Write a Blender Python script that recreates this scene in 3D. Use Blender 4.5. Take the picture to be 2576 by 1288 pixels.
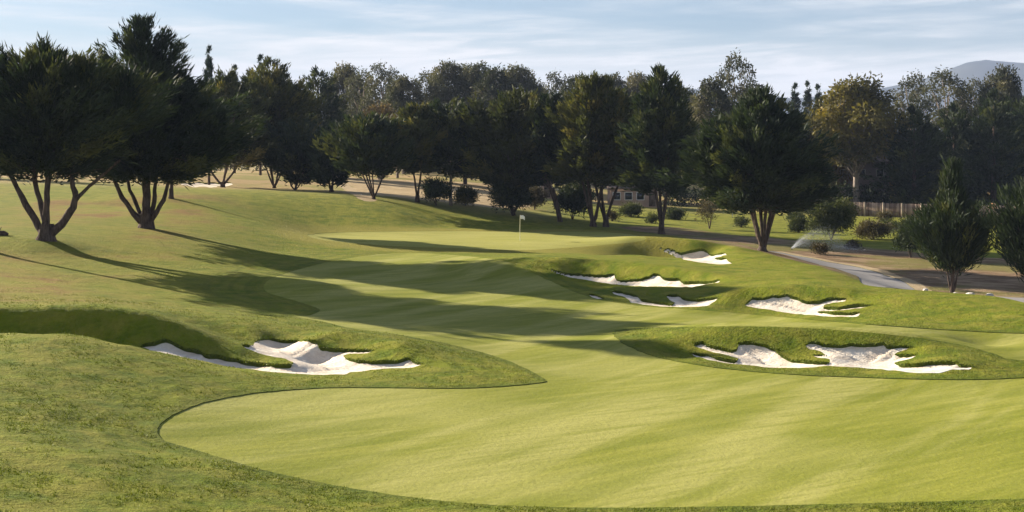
import bpy, math, random
import numpy as np
from math import radians, sin, cos, pi, log, exp, sqrt

for o in list(bpy.data.objects): bpy.data.objects.remove(o)
scene = bpy.context.scene
COL = scene.collection
CZ = 8.0                      # camera height above datum (m)
F = 3270.0; HX = 1288.0; HY = 390.0   # focal length and horizon of the survey sketch (2576 x 1288 units)

# ------------------------------------------------------------------ camera
cam = bpy.data.cameras.new('camera'); camo = bpy.data.objects.new('camera', cam); COL.objects.link(camo)
cam.sensor_width = 36; cam.lens = F / 2576 * 36; cam.shift_y = -(644 - HY) / 2576
cam.clip_start = 0.5; cam.clip_end = 60000
camo.location = (0, 0, CZ); camo.rotation_euler = (pi / 2, 0, 0)
scene.camera = camo

# ------------------------------------------------------------------ sun, sky, exposure
SUN_EL = radians(20.3)
SH = np.array([0.838, -0.545])             # the way shadows fall on the ground
SH = SH / np.linalg.norm(SH)
sun = bpy.data.lights.new('sun', 'SUN'); suno = bpy.data.objects.new('sun', sun); COL.objects.link(suno)
sun.energy = 5.0; sun.angle = radians(0.53); sun.color = (1.0, 0.89, 0.72)
from mathutils import Vector, Matrix
ldir = Vector((SH[0] * cos(SUN_EL), SH[1] * cos(SUN_EL), -sin(SUN_EL)))
suno.rotation_euler = ldir.to_track_quat('-Z', 'Y').to_euler()
world = bpy.data.worlds.new('World'); scene.world = world; world.use_nodes = True
nt = world.node_tree; nt.nodes.clear()
def wn(t, **k):
    n = nt.nodes.new(t)
    for a, v in k.items(): setattr(n, a, v)
    return n
wo = wn('ShaderNodeOutputWorld'); bg = wn('ShaderNodeBackground'); nt.links.new(bg.outputs[0], wo.inputs[0])
SKY_STRENGTH = 0.05
bg.inputs[1].default_value = SKY_STRENGTH
sky = wn('ShaderNodeTexSky', sky_type='NISHITA', sun_disc=False)
sky.sun_elevation = SUN_EL
sky.sun_rotation = math.atan2(-SH[0], -SH[1])   # azimuth of the sun measured from +Y towards +X
sky.air_density = 1.0; sky.dust_density = 0.6; sky.ozone_density = 2.0
tc = wn('ShaderNodeTexCoord'); sep = wn('ShaderNodeSeparateXYZ'); nt.links.new(tc.outputs['Generated'], sep.inputs[0])
def wmath(op, a, b=None, c=None):
    n = wn('ShaderNodeMath', operation=op)
    for i, v in enumerate((a, b, c)):
        if v is None: continue
        if isinstance(v, (int, float)): n.inputs[i].default_value = v
        else: nt.links.new(v, n.inputs[i])
    return n.outputs[0]
def wcloud(sx, sz, tilt, off, detail, lo, hi, rough=0.55, dist=0.0):
    zz = wmath('MULTIPLY_ADD', sep.outputs[0], tilt, sep.outputs[2])
    cb = wn('ShaderNodeCombineXYZ')
    nt.links.new(wmath('MULTIPLY_ADD', sep.outputs[0], sx, off), cb.inputs[0])
    nt.links.new(wmath('MULTIPLY', sep.outputs[1], sx), cb.inputs[1])
    nt.links.new(wmath('MULTIPLY', zz, sz), cb.inputs[2])
    no = wn('ShaderNodeTexNoise'); no.inputs['Scale'].default_value = 1.0
    no.inputs['Detail'].default_value = detail; no.inputs['Roughness'].default_value = rough
    no.inputs['Distortion'].default_value = dist
    nt.links.new(cb.outputs[0], no.inputs['Vector'])
    mr = wn('ShaderNodeMapRange', interpolation_type='SMOOTHSTEP')
    mr.inputs[1].default_value = lo; mr.inputs[2].default_value = hi
    nt.links.new(no.outputs[0], mr.inputs[0])
    return mr.outputs[0]
c1 = wcloud(3.4, 30.0, 0.045, 3.7, 6, 0.30, 0.64, 0.55, 0.35)
c2 = wcloud(9.0, 110.0, -0.05, 9.1, 5, 0.34, 0.72, 0.62, 0.5)
cc = wmath('MULTIPLY', c1, wmath('MULTIPLY_ADD', c2, 0.85, 0.33))
# whiter towards the horizon in every direction (thicker air and cirrus sheet)
lowband = wn('ShaderNodeMapRange', interpolation_type='SMOOTHSTEP')
lowband.inputs[1].default_value = 0.10; lowband.inputs[2].default_value = 0.0
lowband.inputs[3].default_value = 0.0; lowband.inputs[4].default_value = 0.92
nt.links.new(sep.outputs[2], lowband.inputs[0])
hb = wn('ShaderNodeMapRange', interpolation_type='SMOOTHSTEP')
hb.inputs[1].default_value = 0.15; hb.inputs[2].default_value = 0.6
hb.inputs[3].default_value = 1.0; hb.inputs[4].default_value = 0.25
nt.links.new(sep.outputs[2], hb.inputs[0])
cover = wmath('MINIMUM', wmath('MULTIPLY', wmath('MAXIMUM', wmath('MULTIPLY_ADD', lowband.outputs[0], 1.0, wmath('MULTIPLY', cc, 0.95)), 0.0), hb.outputs[0]), 0.97)
tint = wn('ShaderNodeMix', data_type='RGBA', blend_type='MULTIPLY'); tint.inputs[0].default_value = 1.0
nt.links.new(sky.outputs[0], tint.inputs[6]); tint.inputs[7].default_value = (0.60, 0.66, 0.74, 1)
mx = wn('ShaderNodeMix', data_type='RGBA')
CLOUD = (7.3, 7.1, 6.9, 1)
nt.links.new(cover, mx.inputs[0]); nt.links.new(tint.outputs[2], mx.inputs[6]); mx.inputs[7].default_value = CLOUD
nt.links.new(mx.outputs[2], bg.inputs[0])
vs = scene.view_settings
scene.display_settings.display_device = 'sRGB'
vs.view_transform = 'Standard'; vs.look = 'None'; vs.exposure = 1.66; vs.gamma = 1; vs.use_curve_mapping = False
scene.render.engine = 'CYCLES'
scene.render.resolution_x = 1024; scene.render.resolution_y = 512
scene.cycles.max_bounces = 6; scene.cycles.transparent_max_bounces = 8

# ------------------------------------------------------------------ helpers
def tag(o, label=None, cat=None, group=None, kind=None):
    if label: o['label'] = label
    if cat: o['category'] = cat
    if group: o['group'] = group
    if kind: o['kind'] = kind
    return o
def link(name, me, mat=None, parent=None):
    o = bpy.data.objects.new(name, me); COL.objects.link(o)
    if mat is not None:
        for m in (mat if isinstance(mat, (list, tuple)) else [mat]): me.materials.append(m)
    if parent is not None: o.parent = parent
    return o
def empty(name, loc, rz=0.0, sc=1.0):
    o = bpy.data.objects.new(name, None); COL.objects.link(o)
    o.location = loc; o.rotation_euler = (0, 0, rz); o.scale = (sc, sc, sc) if not isinstance(sc, tuple) else sc
    o.empty_display_size = 0.5
    return o
def copy_tree(src, loc, rz, sc):
    r = src.copy(); COL.objects.link(r); r.location = loc; r.rotation_euler = (0, 0, rz); r.scale = sc
    for ch in src.children:
        c = ch.copy(); COL.objects.link(c); c.parent = r
        for g in ch.children:
            d = g.copy(); COL.objects.link(d); d.parent = c
    return r
def np_mesh(name, V, FQ, smooth=False, attrs=None, mats=None):
    """V (n,3); FQ int array (m,k) all faces of k corners"""
    V = np.asarray(V, dtype=np.float32); FQ = np.asarray(FQ, dtype=np.int32)
    me = bpy.data.meshes.new(name)
    me.vertices.add(len(V)); me.vertices.foreach_set('co', V.ravel())
    m, k = FQ.shape
    me.loops.add(m * k); me.loops.foreach_set('vertex_index', FQ.ravel())
    me.polygons.add(m); me.polygons.foreach_set('loop_start', np.arange(0, m * k, k, dtype=np.int32))
    me.polygons.foreach_set('loop_total', np.full(m, k, dtype=np.int32))
    if smooth: me.polygons.foreach_set('use_smooth', np.ones(m, dtype=bool))
    if mats is not None: me.polygons.foreach_set('material_index', np.asarray(mats, dtype=np.int32))
    me.update(calc_edges=True)
    for an, av in (attrs or {}).items():
        a = me.attributes.new(an, 'FLOAT', 'POINT'); a.data.foreach_set('value', np.asarray(av, dtype=np.float32))
    return me

def smooth01(t): t = np.clip(t, 0, 1); return t * t * (3 - 2 * t)
_r = np.random.RandomState(5); _T = _r.rand(256, 256)
def vnoise(x, y, seed=0):
    x = np.asarray(x) + seed * 17.31; y = np.asarray(y) + seed * 9.77
    xi = np.floor(x).astype(int); yi = np.floor(y).astype(int); fx = x - xi; fy = y - yi
    fx = fx * fx * (3 - 2 * fx); fy = fy * fy * (3 - 2 * fy)
    g = lambda a, b: _T[a & 255, b & 255]
    return (g(xi, yi) * (1 - fx) + g(xi + 1, yi) * fx) * (1 - fy) + (g(xi, yi + 1) * (1 - fx) + g(xi + 1, yi + 1) * fx) * fy - 0.5
def fbm(x, y, seed=0, o=3):
    s = 0; a = 1; t = 0
    for i in range(o):
        s = s + a * vnoise(x * 2 ** i, y * 2 ** i, seed + i * 3); t += a; a *= 0.5
    return s / t * 2

# ------------------------------------------------------------------ terrain survey: (sketch x, sketch y, height under the camera)
CP = [
 # foreground
 (-700,1300,-6.0),(-700,1000,-5.9),(-700,850,-5.7),(0,1290,-6.7),(0,1100,-6.55),(0,950,-6.4),(0,842,-6.25),(180,848,-6.45),(350,877,-6.8),(500,914,-7.2),
 (650,942,-7.45),(870,957,-7.65),(400,1290,-7.1),(400,1120,-7.3),(250,1000,-6.9),(200,1150,-6.8),(600,1000,-7.5),
 (800,1230,-7.6),(1400,1285,-7.6),(800,1050,-7.65),(1200,1120,-7.65),(1300,1000,-7.75),(2000,1100,-7.6),(2576,1250,-7.3),(2576,1000,-7.7),
 (2000,1000,-7.8),(3300,1250,-7.0),(3300,950,-7.3),(3300,800,-7.6),(1288,2200,-7.4),(-1500,2200,-6.4),(4000,2200,-7.2),
 # hollow and bank of the left bunker
 (400,878,-7.2),(600,915,-7.7),(800,932,-7.8),(738,944,-7.7),(739,911,-7.6),
 (700,872,-7.7),(800,900,-7.8),(900,920,-7.72),(1000,915,-7.65),(650,852,-7.35),(790,857,-7.25),(940,879,-7.4),(860,953,-7.65),(1100,935,-7.6),
 (1370,961,-7.85),(1000,862,-7.15),(1160,880,-7.75),(860,832,-7.05),(785,816,-7.4),(971,834,-7.7),(620,822,-7.05),(740,800,-7.45),(1250,900,-7.9),
 # left slope
 (0,762,-6.15),(300,742,-6.72),(0,700,-6.15),(0,640,-5.75),(200,640,-5.95),(116,604,-5.19),(400,725,-6.92),(400,690,-6.65),(600,765,-7.4),(600,735,-7.25),(700,785,-7.6),(700,700,-6.9),(368,575,-5.3),
 (600,620,-6.3),(500,560,-5.3),(300,520,-4.4),(0,500,-3.9),(0,560,-4.8),(430,498,-3.8),(600,489,-3.75),(750,489,-3.95),(900,492,-4.15),(650,560,-5.6),
 (800,560,-6.0),(1000,540,-5.6),(1150,518,-5.3),(1300,542,-6.2),(1020,503,-4.6),(1450,568,-6.9),(1100,568,-6.6),(-700,600,-4.6),(-700,500,-3.2),
 # far green
 (800,590,-6.75),(1300,600,-6.9),(1550,600,-7.0),(1000,610,-6.85),(1300,630,-7.15),(1550,642,-7.1),(1000,642,-7.3),(700,632,-6.9),(1150,583,-6.8),(1500,582,-6.95),
 # middle fairway
 (800,700,-7.5),(1200,700,-7.7),(1000,760,-7.8),(1300,780,-7.95),(1000,800,-7.85),(1400,830,-8.0),(1700,800,-8.0),(1500,900,-8.0),(1700,965,-7.9),
 (2300,985,-7.9),(1300,860,-8.0),
 # right mound with its bunker
 (2000,943,-7.85),(1540,832,-7.95),(2000,918,-7.92),(2200,918,-7.87),(2100,890,-7.6),
 (2050,822,-7.65),(2400,912,-7.5),(2520,900,-7.5),(2330,868,-7.25),(2460,868,-7.75),(2576,940,-7.7),(1800,897,-7.85),(1650,872,-7.75),(1870,820,-7.75),
 # right shoulder and middle bunkers
 (2100,812,-7.85),(2050,797,-7.8),(1980,702,-6.98),
 (2400,805,-7.5),(2750,812,-7.3),(1700,773,-7.9),(1680,741,-7.62),(1560,744,-7.72),(1560,722,-7.46),(1650,722,-7.40),(1750,727,-7.3),(1740,752,-7.68),
 (1420,705,-7.6),(1500,750,-7.85),(1350,690,-7.5),(1780,665,-7.15),(1690,655,-7.2),(1600,640,-7.12),(1900,645,-6.75),(1860,640,-6.75),
 (2000,670,-7.0),(2100,700,-7.1),(1945,641,-6.85),(2139,692,-7.15),(2060,668,-7.05),
 # path and dirt behind the shoulder
 (1990,642,-7.9),(2092,671,-8.15),(2173,697,-8.25),(2240,715,-8.35),(2310,742,-8.4),(2395,745,-8.5),(2560,750,-8.6),(2300,680,-8.35),(2576,680,-8.5),
 (2200,640,-8.1),(2500,620,-8.2),(1920,629,-7.7),(1800,600,-7.6),(1665,589,-7.35),(1600,573,-7.2),(1510,569,-7.1),(3300,700,-8.5),(3300,600,-8.5),
 (1700,550,-7.5),(2100,570,-8.0),(2500,572,-8.1),(1500,545,-7.2),(2200,545,-8.0),(2576,548,-8.1),
 # far ground
 (0,442,-2.6),(500,440,-2.6),(600,472,-3.9),(600,436,-2.9),(1000,462,-4.1),(1100,500,-5.0),(1250,502,-5.4),(1200,452,-4.0),(1000,431,-3.2),(1500,505,-7.0),
 (2100,505,-7.5),(-700,440,-2.2),(3300,520,-8.0),
]
LINES = [  # ridges and feet of banks, followed densely
 [(-700,778,-5.7),(-300,782,-5.9),(0,786,-6.03),(120,786,-6.03),(240,787,-6.05),(350,795,-6.17),(420,812,-6.42),(480,831,-6.72),(560,860,-7.12),(650,888,-7.45),(720,904,-7.58)],
 [(2180,737,-6.98),(2250,744,-7.0),(2310,752,-7.03),(2400,761,-7.08),(2500,777,-7.15),(2576,794,-7.2),(2700,812,-7.3),(3300,840,-7.5)],
 [(1350,648,-6.66),(1400,651,-6.64),(1470,655,-6.65),(1560,661,-6.66),(1640,669,-6.72),(1750,684,-6.88),(1850,700,-7.0)],
 [(1370,670,-7.18),(1420,678,-7.32),(1480,687,-7.42),(1560,700,-7.50),(1640,693,-7.28),(1720,704,-7.32),(1790,708,-7.3)],
 [(1590,598,-6.47),(1640,600,-6.50),(1690,603,-6.55),(1740,608,-6.65),(1790,614,-6.8),(1830,622,-6.95)],
 [(1600,617,-7.15),(1640,628,-7.38),(1690,632,-7.30),(1740,634,-7.18),(1790,638,-7.05)],
 [(1700,838,-7.35),(1760,834,-7.2),(1830,831,-7.08),(1900,830,-7.02),(2000,832,-6.98),(2100,835,-6.96),(2200,841,-6.98),(2300,852,-7.08),(2380,866,-7.25)],
 [(1745,862,-7.55),(1800,866,-7.52),(1880,861,-7.48),(1960,872,-7.55),(2040,862,-7.46),(2120,867,-7.45),(2200,867,-7.42),(2280,874,-7.45)],
 [(1850,730,-7.1),(1920,727,-6.98),(2000,724,-6.86),(2060,727,-6.85),(2130,734,-6.92)],
 [(1880,753,-7.52),(1930,748,-7.4),(2000,745,-7.3),(2060,757,-7.45),(2110,752,-7.3)],
]
WP = [ (-21,47.4,-7.15),(-16,47.2,-7.2) ]      # x, distance, height: bottom of the hollow
for xx in (-350,-180,0,180,350): WP += [(xx,330,-5.0)]
for xx in (-500,0,500): WP += [(xx,480,-5.0)]
def unproj(px, py, z):
    d = -z * F / (py - HY); return ((px - HX) / F * d, d, z)
for fi_, ci_, m_ in ((3, 2, .85), (5, 4, 1.2), (7, 6, .8), (9, 8, .8)):   # bank feet: slope m_ down from the ridge above
    cr = np.array(LINES[ci_])
    new = []
    for px, py, _ in LINES[fi_]:
        yc = np.interp(px, cr[:, 0], cr[:, 1]); zc_ = -np.interp(px, cr[:, 0], cr[:, 2]); dc = zc_ * F / (yc - HY); k = (py - HY) / F
        s_ = max(.15, (k * dc - zc_) / (m_ + k)); new.append((px, py, -zc_ - m_ * s_))
    LINES[fi_] = new
for ln_ in LINES:
    for (xa, ya, za), (xb, yb, zb) in zip(ln_[:-1], ln_[1:]):
        k = max(1, int((xb - xa) / 24))
        for t in range(k): CP.append((xa + (xb - xa) * t / k, ya + (yb - ya) * t / k, za + (zb - za) * t / k))
    CP.append(ln_[-1])
CREST = (0, 2, 4, 6, 8)
for li in CREST:          # the ground just behind each ridge stays level or falls a little
    ln_ = LINES[li]
    for (xa, ya, za), (xb, yb, zb) in zip(ln_[:-1], ln_[1:]):
        for t in np.arange(0, 1, min(.5, 26.0 / max(26.0, xb - xa))):
            px, py, z_ = xa + (xb - xa) * t, ya + (yb - ya) * t, za + (zb - za) * t; dd = -z_ * F / (py - HY)
            for ex, dz in ((1.3, .0), (2.8, .06)): WP.append(((px - HX) / F * (dd + ex), dd + ex, z_ - dz))
# foot of the shaded bank on the left, just behind the near crest: (sketch x, distance, height)
for px, dd, zz in ((-300,48.7,-7.1),(-100,48.8,-7.15),(0,48.9,-7.2),(80,48.9,-7.22),(160,48.9,-7.24),(240,48.9,-7.22),(320,48.9,-7.15),(380,48.8,-7.08),(440,48.7,-7.15),(520,48.6,-7.42),(600,48.5,-7.6),(660,48.3,-7.68)): WP.append(((px - HX) / F * dd, dd, zz))
pts = np.array([unproj(*c) for c in CP] + WP)
cu = pts[:, 0] / pts[:, 1]; cv = np.log(pts[:, 1])
def tk(r2): return -np.sqrt(r2 + 0.012 ** 2)
n = len(pts); K = tk((cu[:, None] - cu) ** 2 + (cv[:, None] - cv) ** 2) + np.eye(n) * 8e-4
Pm = np.stack([np.ones(n), cu, cv], 1)
A = np.zeros((n + 3, n + 3)); A[:n, :n] = K; A[:n, n:] = Pm; A[n:, :n] = Pm.T
sol = np.linalg.solve(A, np.concatenate([pts[:, 2], np.zeros(3)]))
def base_z(x, d):
    x = np.asarray(x, float).ravel(); d = np.asarray(d, float).ravel(); out = np.empty(len(x))
    for s in range(0, len(x), 20000):
        u = np.clip(x[s:s+20000] / d[s:s+20000], -0.75, 0.75); v = np.log(np.clip(d[s:s+20000], 14, 480))
        k = tk((u[:, None] - cu) ** 2 + (v[:, None] - cv) ** 2)
        out[s:s+20000] = k @ sol[:n] + sol[n] + sol[n + 1] * u + sol[n + 2] * v
    w = smooth01((d - 260) / 140)
    return out * (1 - w) + (-5.0) * w
# terrain grid: columns fan out from the viewpoint, rows get longer with distance
colx = np.concatenate([HX - 1560 * 1.13 ** np.arange(10, 0, -1), np.linspace(HX - 1560, HX + 1560, 540), HX + 1560 * 1.13 ** np.arange(1, 11)])
rowd = np.concatenate([np.geomspace(5, 22, 24)[:-1], np.geomspace(22, 150, 640)[:-1], np.geomspace(150, 400, 110)[:-1], np.geomspace(400, 6600, 32)])
U = (colx - HX) / F
NR, NC = len(rowd), len(colx)
GX = (rowd[:, None] * U[None, :]); GY = np.repeat(rowd[:, None], NC, 1)
GZ = base_z(GX, GY).reshape(NR, NC)
GZ += 0.05 * fbm(GX / 6, GY / 6, 2, 2) * smooth01((400 - GY) / 100) * smooth01((GY - 24) / 20)
def zcol(px):
    """heights of the terrain along the vertical plane of sketch column px"""
    j = np.clip(np.searchsorted(colx, px) - 1, 0, NC - 2); t = (px - colx[j]) / (colx[j + 1] - colx[j])
    return GZ[:, j] * (1 - t) + GZ[:, j + 1] * t
def hit(px, py, dmin=10.0, dmax=1e9):
    zc = zcol(px); zr = -(py - HY) / F * rowd
    ok = np.where(rowd >= dmin)[0]; i0 = ok[0]
    diff = zc - zr
    if diff[i0] >= 0: d = rowd[i0]
    else:
        up = np.where(diff[i0:] >= 0)[0]
        if len(up) == 0: d = 400.0
        else:
            i = i0 + up[0]; t = -diff[i - 1] / (diff[i] - diff[i - 1]); d = rowd[i - 1] + t * (rowd[i] - rowd[i - 1])
    d = min(d, dmax)
    return np.array([(px - HX) / F * d, d])
def ground_z(x, d):
    px = HX + F * x / d; zc = zcol(px); return CZ + np.interp(d, rowd, zc)
def place(px, py, dmin=10.0):
    x, d = hit(px, py, dmin); return (x, d, ground_z(x, d) - 0.03)
def atd(px, d, sink=0.05):
    x = (px - HX) / F * d; return (x, d, ground_z(x, d) - sink)

# ------------------------------------------------------------------ outlines (sketch units) projected on to the ground
def dens(poly, closed=True, step=14):
    out = []; m = len(poly)
    for i in range(m if closed else m - 1):
        a = poly[i]; b = poly[(i + 1) % m]; k = max(1, int(math.hypot(b[0]-a[0], b[1]-a[1]) / step))
        for t in range(k): out.append((a[0] + (b[0]-a[0]) * t / k, a[1] + (b[1]-a[1]) * t / k))
    return out
def catmull(p, closed=True, k=4):
    p = np.array(p, float); m = len(p); out = []
    for i in range(m if closed else m - 1):
        if closed: a, b, c, d = p[(i-1) % m], p[i], p[(i+1) % m], p[(i+2) % m]
        else: a, b, c, d = p[max(i-1, 0)], p[i], p[i+1], p[min(i+2, m-1)]
        for t in np.arange(k) / k:
            out.append(0.5 * ((2*b) + (c-a)*t + (2*a-5*b+4*c-d)*t*t + (3*b-a-3*c+d)*t**3))
    return out
def outline(poly, dmin=10.0, dmax=1e9, smooth=0):
    q = catmull(poly, True, smooth) if smooth else poly
    return np.array([hit(a[0], a[1], dmin, dmax) for a in dens(q)])
FAIR = outline([(3400,1240),(2900,1248),(2576,1254),(2300,1262),(1900,1272),(1500,1277),(1250,1270),(1050,1253),(850,1222),(680,1186),(560,1152),(470,1125),
 (415,1108),(396,1090),(402,1068),(430,1045),(475,1025),(530,1008),(610,993),(690,983),(822,975),(1000,975),(1159,976),(1280,970),(1350,963),(1374,959),(1358,946),
 (1332,931),(1253,898),(1136,867),(1050,850),(971,837),(880,825),(810,808),(740,797),(690,793),(740,795),(780,792),(806,780),(780,768),(720,750),(672,735),(665,715),
 (690,697),(742,680),(860,652),(1000,636),(1150,642),(1280,660),(1380,705),(1476,745),(1582,766),(1689,775),(1860,788),(2074,807),(2287,823),(2430,832),(2640,840),(3400,850)], smooth=3)
ISLE = outline([(1541,836),(1583,871),(1668,901),(1817,926),(1988,941),(2202,950),(2415,954),(2576,949),(2800,930),(2800,912),(2560,905),(2509,892),(2440,872),(2330,853),
 (2159,835),(1946,822),(1750,822),(1600,826)], smooth=3)
GREEN = outline([(775,590),(860,584),(1000,582),(1150,581),(1300,583),(1450,582),(1560,586),(1622,596),(1610,607),(1500,618),(1400,625),(1300,629),(1150,624),(1000,619),(880,611),(800,601)], smooth=3)
B1 = [(338,870),(390,863),(405,857),(418,855),(430,858),(442,865),(455,871),(470,877),(490,880),(503,884),(512,893),(524,896),(545,895),(559,898),(575,902),(596,903),(620,911),(643,914),(690,918),(732,918),
 (739,912),(718,903),(681,896),(643,886),(618,878),(606,870),(629,869),(640,860),(650,853),(681,849),(700,854),(718,856),(750,855),(784,857),(798,860),(800,870),(807,877),(854,878),(900,880),(943,881),
 (925,888),(878,890),(862,895),(870,902),(896,907),(948,909),(1000,907),(1012,902),(1028,899),(1036,905),(1042,909),(1065,915),(1042,924),(1005,926),(971,928),(930,931),(901,935),(880,937),(866,943),
 (850,951),(800,949),(737,944),(643,934),(549,918),(456,899),(385,883)]
B7 = [(1738,865),(1766,861),(1792,871),(1820,877),(1839,881),(1862,875),(1850,866),(1860,861),(1886,859),(1924,868),(1950,879),(1960,888),(1967,894),(1988,904),(2031,908),(2088,911),(2087,902),(2060,898),(2040,890),(2091,893),
 (2065,883),(2035,876),(2022,861),(2052,858),(2073,865),(2116,868),(2142,863),(2176,866),(2205,864),(2223,861),(2231,870),(2300,868),(2287,877),(2262,884),(2244,888),(2266,892),(2308,892),(2290,901),(2260,908),
 (2249,912),(2266,917),(2308,916),(2340,911),(2372,910),(2402,910),(2415,917),(2443,920),(2441,928),(2394,927),(2364,936),(2308,936),(2244,929),(2159,922),(2073,920),(2009,925),(1945,925),(1881,920),
 (1826,914),(1783,906),(1753,897),(1738,887),(1775,892),(1817,901),(1853,909),(1858,901),(1822,890),(1775,880),(1748,872)]
B6 = [(1870,768),(1884,756),(1892,748),(1915,750),(1924,749),(1945,743),(1960,745),(1980,740),(1992,746),(2005,749),(2018,757),(2032,760),(2061,759),(2075,754),(2090,751),(2133,750),(2125,759),(2095,762),(2073,768),(2069,774),(2108,774),
 (2135,770),(2159,767),(2202,767),(2167,775),(2116,780),(2052,785),(2095,787),(2137,787),(2165,785),(2159,796),(2095,797),(2031,793),(1980,788),(1941,780),(1903,774)]
B2 = [(1655,623),(1681,624),(1696,629),(1705,634),(1714,636),(1730,632),(1750,629),(1769,626),(1778,630),(1783,636),(1795,640),(1824,636),(1830,641),(1815,645),(1795,649),(1826,650),(1832,657),(1846,663),(1808,665),(1756,660),(1717,652),(1700,646),(1681,638),(1664,630)]
B3 = [(1374,675),(1400,680),(1436,690),(1457,689),(1483,692),(1517,693),(1535,690),(1550,690),(1543,702),(1556,704),(1582,705),(1613,702),(1621,699),(1636,695),(1642,688),(1657,689),(1664,696),(1672,700),(1686,702),(1707,700),(1712,706),
 (1722,710),(1748,709),(1782,709),(1812,704),(1808,711),(1769,717),(1743,723),(1691,721),(1639,720),(1587,719),(1535,714),(1496,708),(1462,702),(1430,697),(1400,688)]
B4 = [(1537,732),(1561,733),(1587,740),(1602,744),(1613,753),(1639,757),(1670,762),(1692,766),(1698,761),(1686,755),(1676,745),(1681,741),(1704,742),(1717,750),(1735,753),(1756,754),(1782,750),(1808,748),(1797,758),(1780,770),(1743,772),(1704,771),(1665,770),(1626,767),
 (1587,761),(1580,752),(1569,746),(1546,739)]
B5 = [(1476,739),(1492,740),(1508,746),(1524,752),(1504,752),(1488,747)]
B0 = [(450,463),(466,459),(482,462),(500,457),(516,461),(534,458),(552,462),(568,457),(590,462),(578,467),(560,470),(548,467),(530,472),(508,469),(490,472),(470,467)]
BUNK = [outline(B1, 45.9), outline(B7, 40), outline(B6, 55), outline(B2, 60), outline(B3, 60), outline(B4, 55), outline(B5, 60), outline(B0, 135)]
PATHC = [(1925,630,100),(1960,637,98),(2040,654,90),(2110,671,84),(2170,688,80),(2215,706,76),(2255,726,72),(2330,752,72),(2440,765,74),(2560,784,68),(2750,800,60),(3100,830,50)]
pc = catmull([tuple(hit(a, b, c)) for a, b, c in PATHC], False, 6); pc = np.array(pc)
tn = np.gradient(pc, axis=0); tn /= np.linalg.norm(tn, axis=1)[:, None]; nn = np.stack([-tn[:, 1], tn[:, 0]], 1)
wd = 1.0 + 0.75 * smooth01(np.linspace(0, 3.0, len(pc)))[:, None]
PATH = np.concatenate([pc + nn * wd, (pc - nn * wd)[::-1]])
VERGE = np.concatenate([pc + nn * (wd + 1.0), (pc + nn * (wd - 0.25))[::-1]])
DIRT = outline([(1560,572),(1640,570),(1720,572),(1830,588),(1950,600),(2080,611),(2200,622),(2330,636),(2460,646),(2700,655),(3300,665),(3300,840),(2576,792),(2430,768),(2300,748),(2230,735),(2170,710),(2100,688),(2020,660),(1950,643),(1860,624),(1740,602),(1660,590)], 72, smooth=2)
DIRT2 = outline([(850,500),(880,470),(830,445),(960,450),(1100,455),(1250,462),(1330,480),(1340,520),(1250,524),(1150,515),(1050,508),(960,503)], 140, smooth=2)

def poly_sdf(poly, X, Y, margin=3.0):
    """positive inside"""
    out = np.full(X.shape, -margin)
    x0, y0 = poly.min(0) - margin; x1, y1 = poly.max(0) + margin
    idx = np.where((X > x0) & (X < x1) & (Y > y0) & (Y < y1))
    if len(idx[0]) == 0: return out
    xs = X[idx]; ys = Y[idx]; res = np.empty(len(xs))
    a = poly; b = np.roll(poly, -1, 0); e = b - a; l2 = (e ** 2).sum(1) + 1e-9
    for s in range(0, len(xs), 40000):
        px = xs[s:s+40000, None]; py = ys[s:s+40000, None]
        t = np.clip(((px - a[:, 0]) * e[:, 0] + (py - a[:, 1]) * e[:, 1]) / l2, 0, 1)
        d2 = (px - a[:, 0] - t * e[:, 0]) ** 2 + (py - a[:, 1] - t * e[:, 1]) ** 2
        c = ((a[:, 1] > py) != (b[:, 1] > py))
        with np.errstate(divide='ignore', invalid='ignore'):
            xi = (b[:, 0] - a[:, 0]) * (py - a[:, 1]) / (b[:, 1] - a[:, 1]) + a[:, 0]
        ins = (np.sum(c & (px < xi), 1) % 2) == 1
        dd = np.sqrt(d2.min(1)); res[s:s+40000] = np.where(ins, dd, -dd)
    out[idx] = np.maximum(res, -margin) if True else res
    return out
fB_each = [poly_sdf(b, GX, GY) for b in BUNK]
fB = np.max(fB_each, 0); ownB = np.argmax(fB_each, 0)
wob = 0.05 * fbm(GX / 0.45, GY / 0.45, 4, 3) * smooth01((GY - 20) / 10)
fB = fB + wob * (np.abs(fB) < 1.5)
fF = np.minimum(poly_sdf(FAIR, GX, GY, 4.0), -poly_sdf(ISLE, GX, GY, 4.0)) + 0.03 * fbm(GX / 1.2, GY / 1.2, 7, 2) + 0.035 * fbm(GX / .25, GY / .25, 8, 2)
fG = poly_sdf(GREEN, GX, GY, 4.0)
fP = poly_sdf(PATH, GX, GY); TRACK = outline([(822,438),(840,446),(870,462),(905,482),(950,503),(915,506),(868,478),(840,458)], 128, smooth=3)
fV = np.maximum(poly_sdf(VERGE, GX, GY), poly_sdf(TRACK, GX, GY)) + 0.12 * fbm(GX / 0.8, GY / 0.8, 9, 2)
fD = np.maximum(poly_sdf(DIRT, GX, GY, 8.0), poly_sdf(DIRT2, GX, GY, 8.0)) + 1.2 * fbm(GX / 4, GY / 4, 12, 3)
# slope direction of the bunker edge: 1 where the edge looks toward the near side
gy = np.gradient(fB, axis=0) / np.gradient(GY, axis=0)
back = smooth01((-gy - 0.1) / 0.8)
rough_relief = 0.03 * fbm(GX / 0.5, GY / 0.5, 21, 2) + 0.04 * fbm(GX / 2.6, GY / 2.6, 25, 2)
near = smooth01((110 - GY) / 60)
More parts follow.
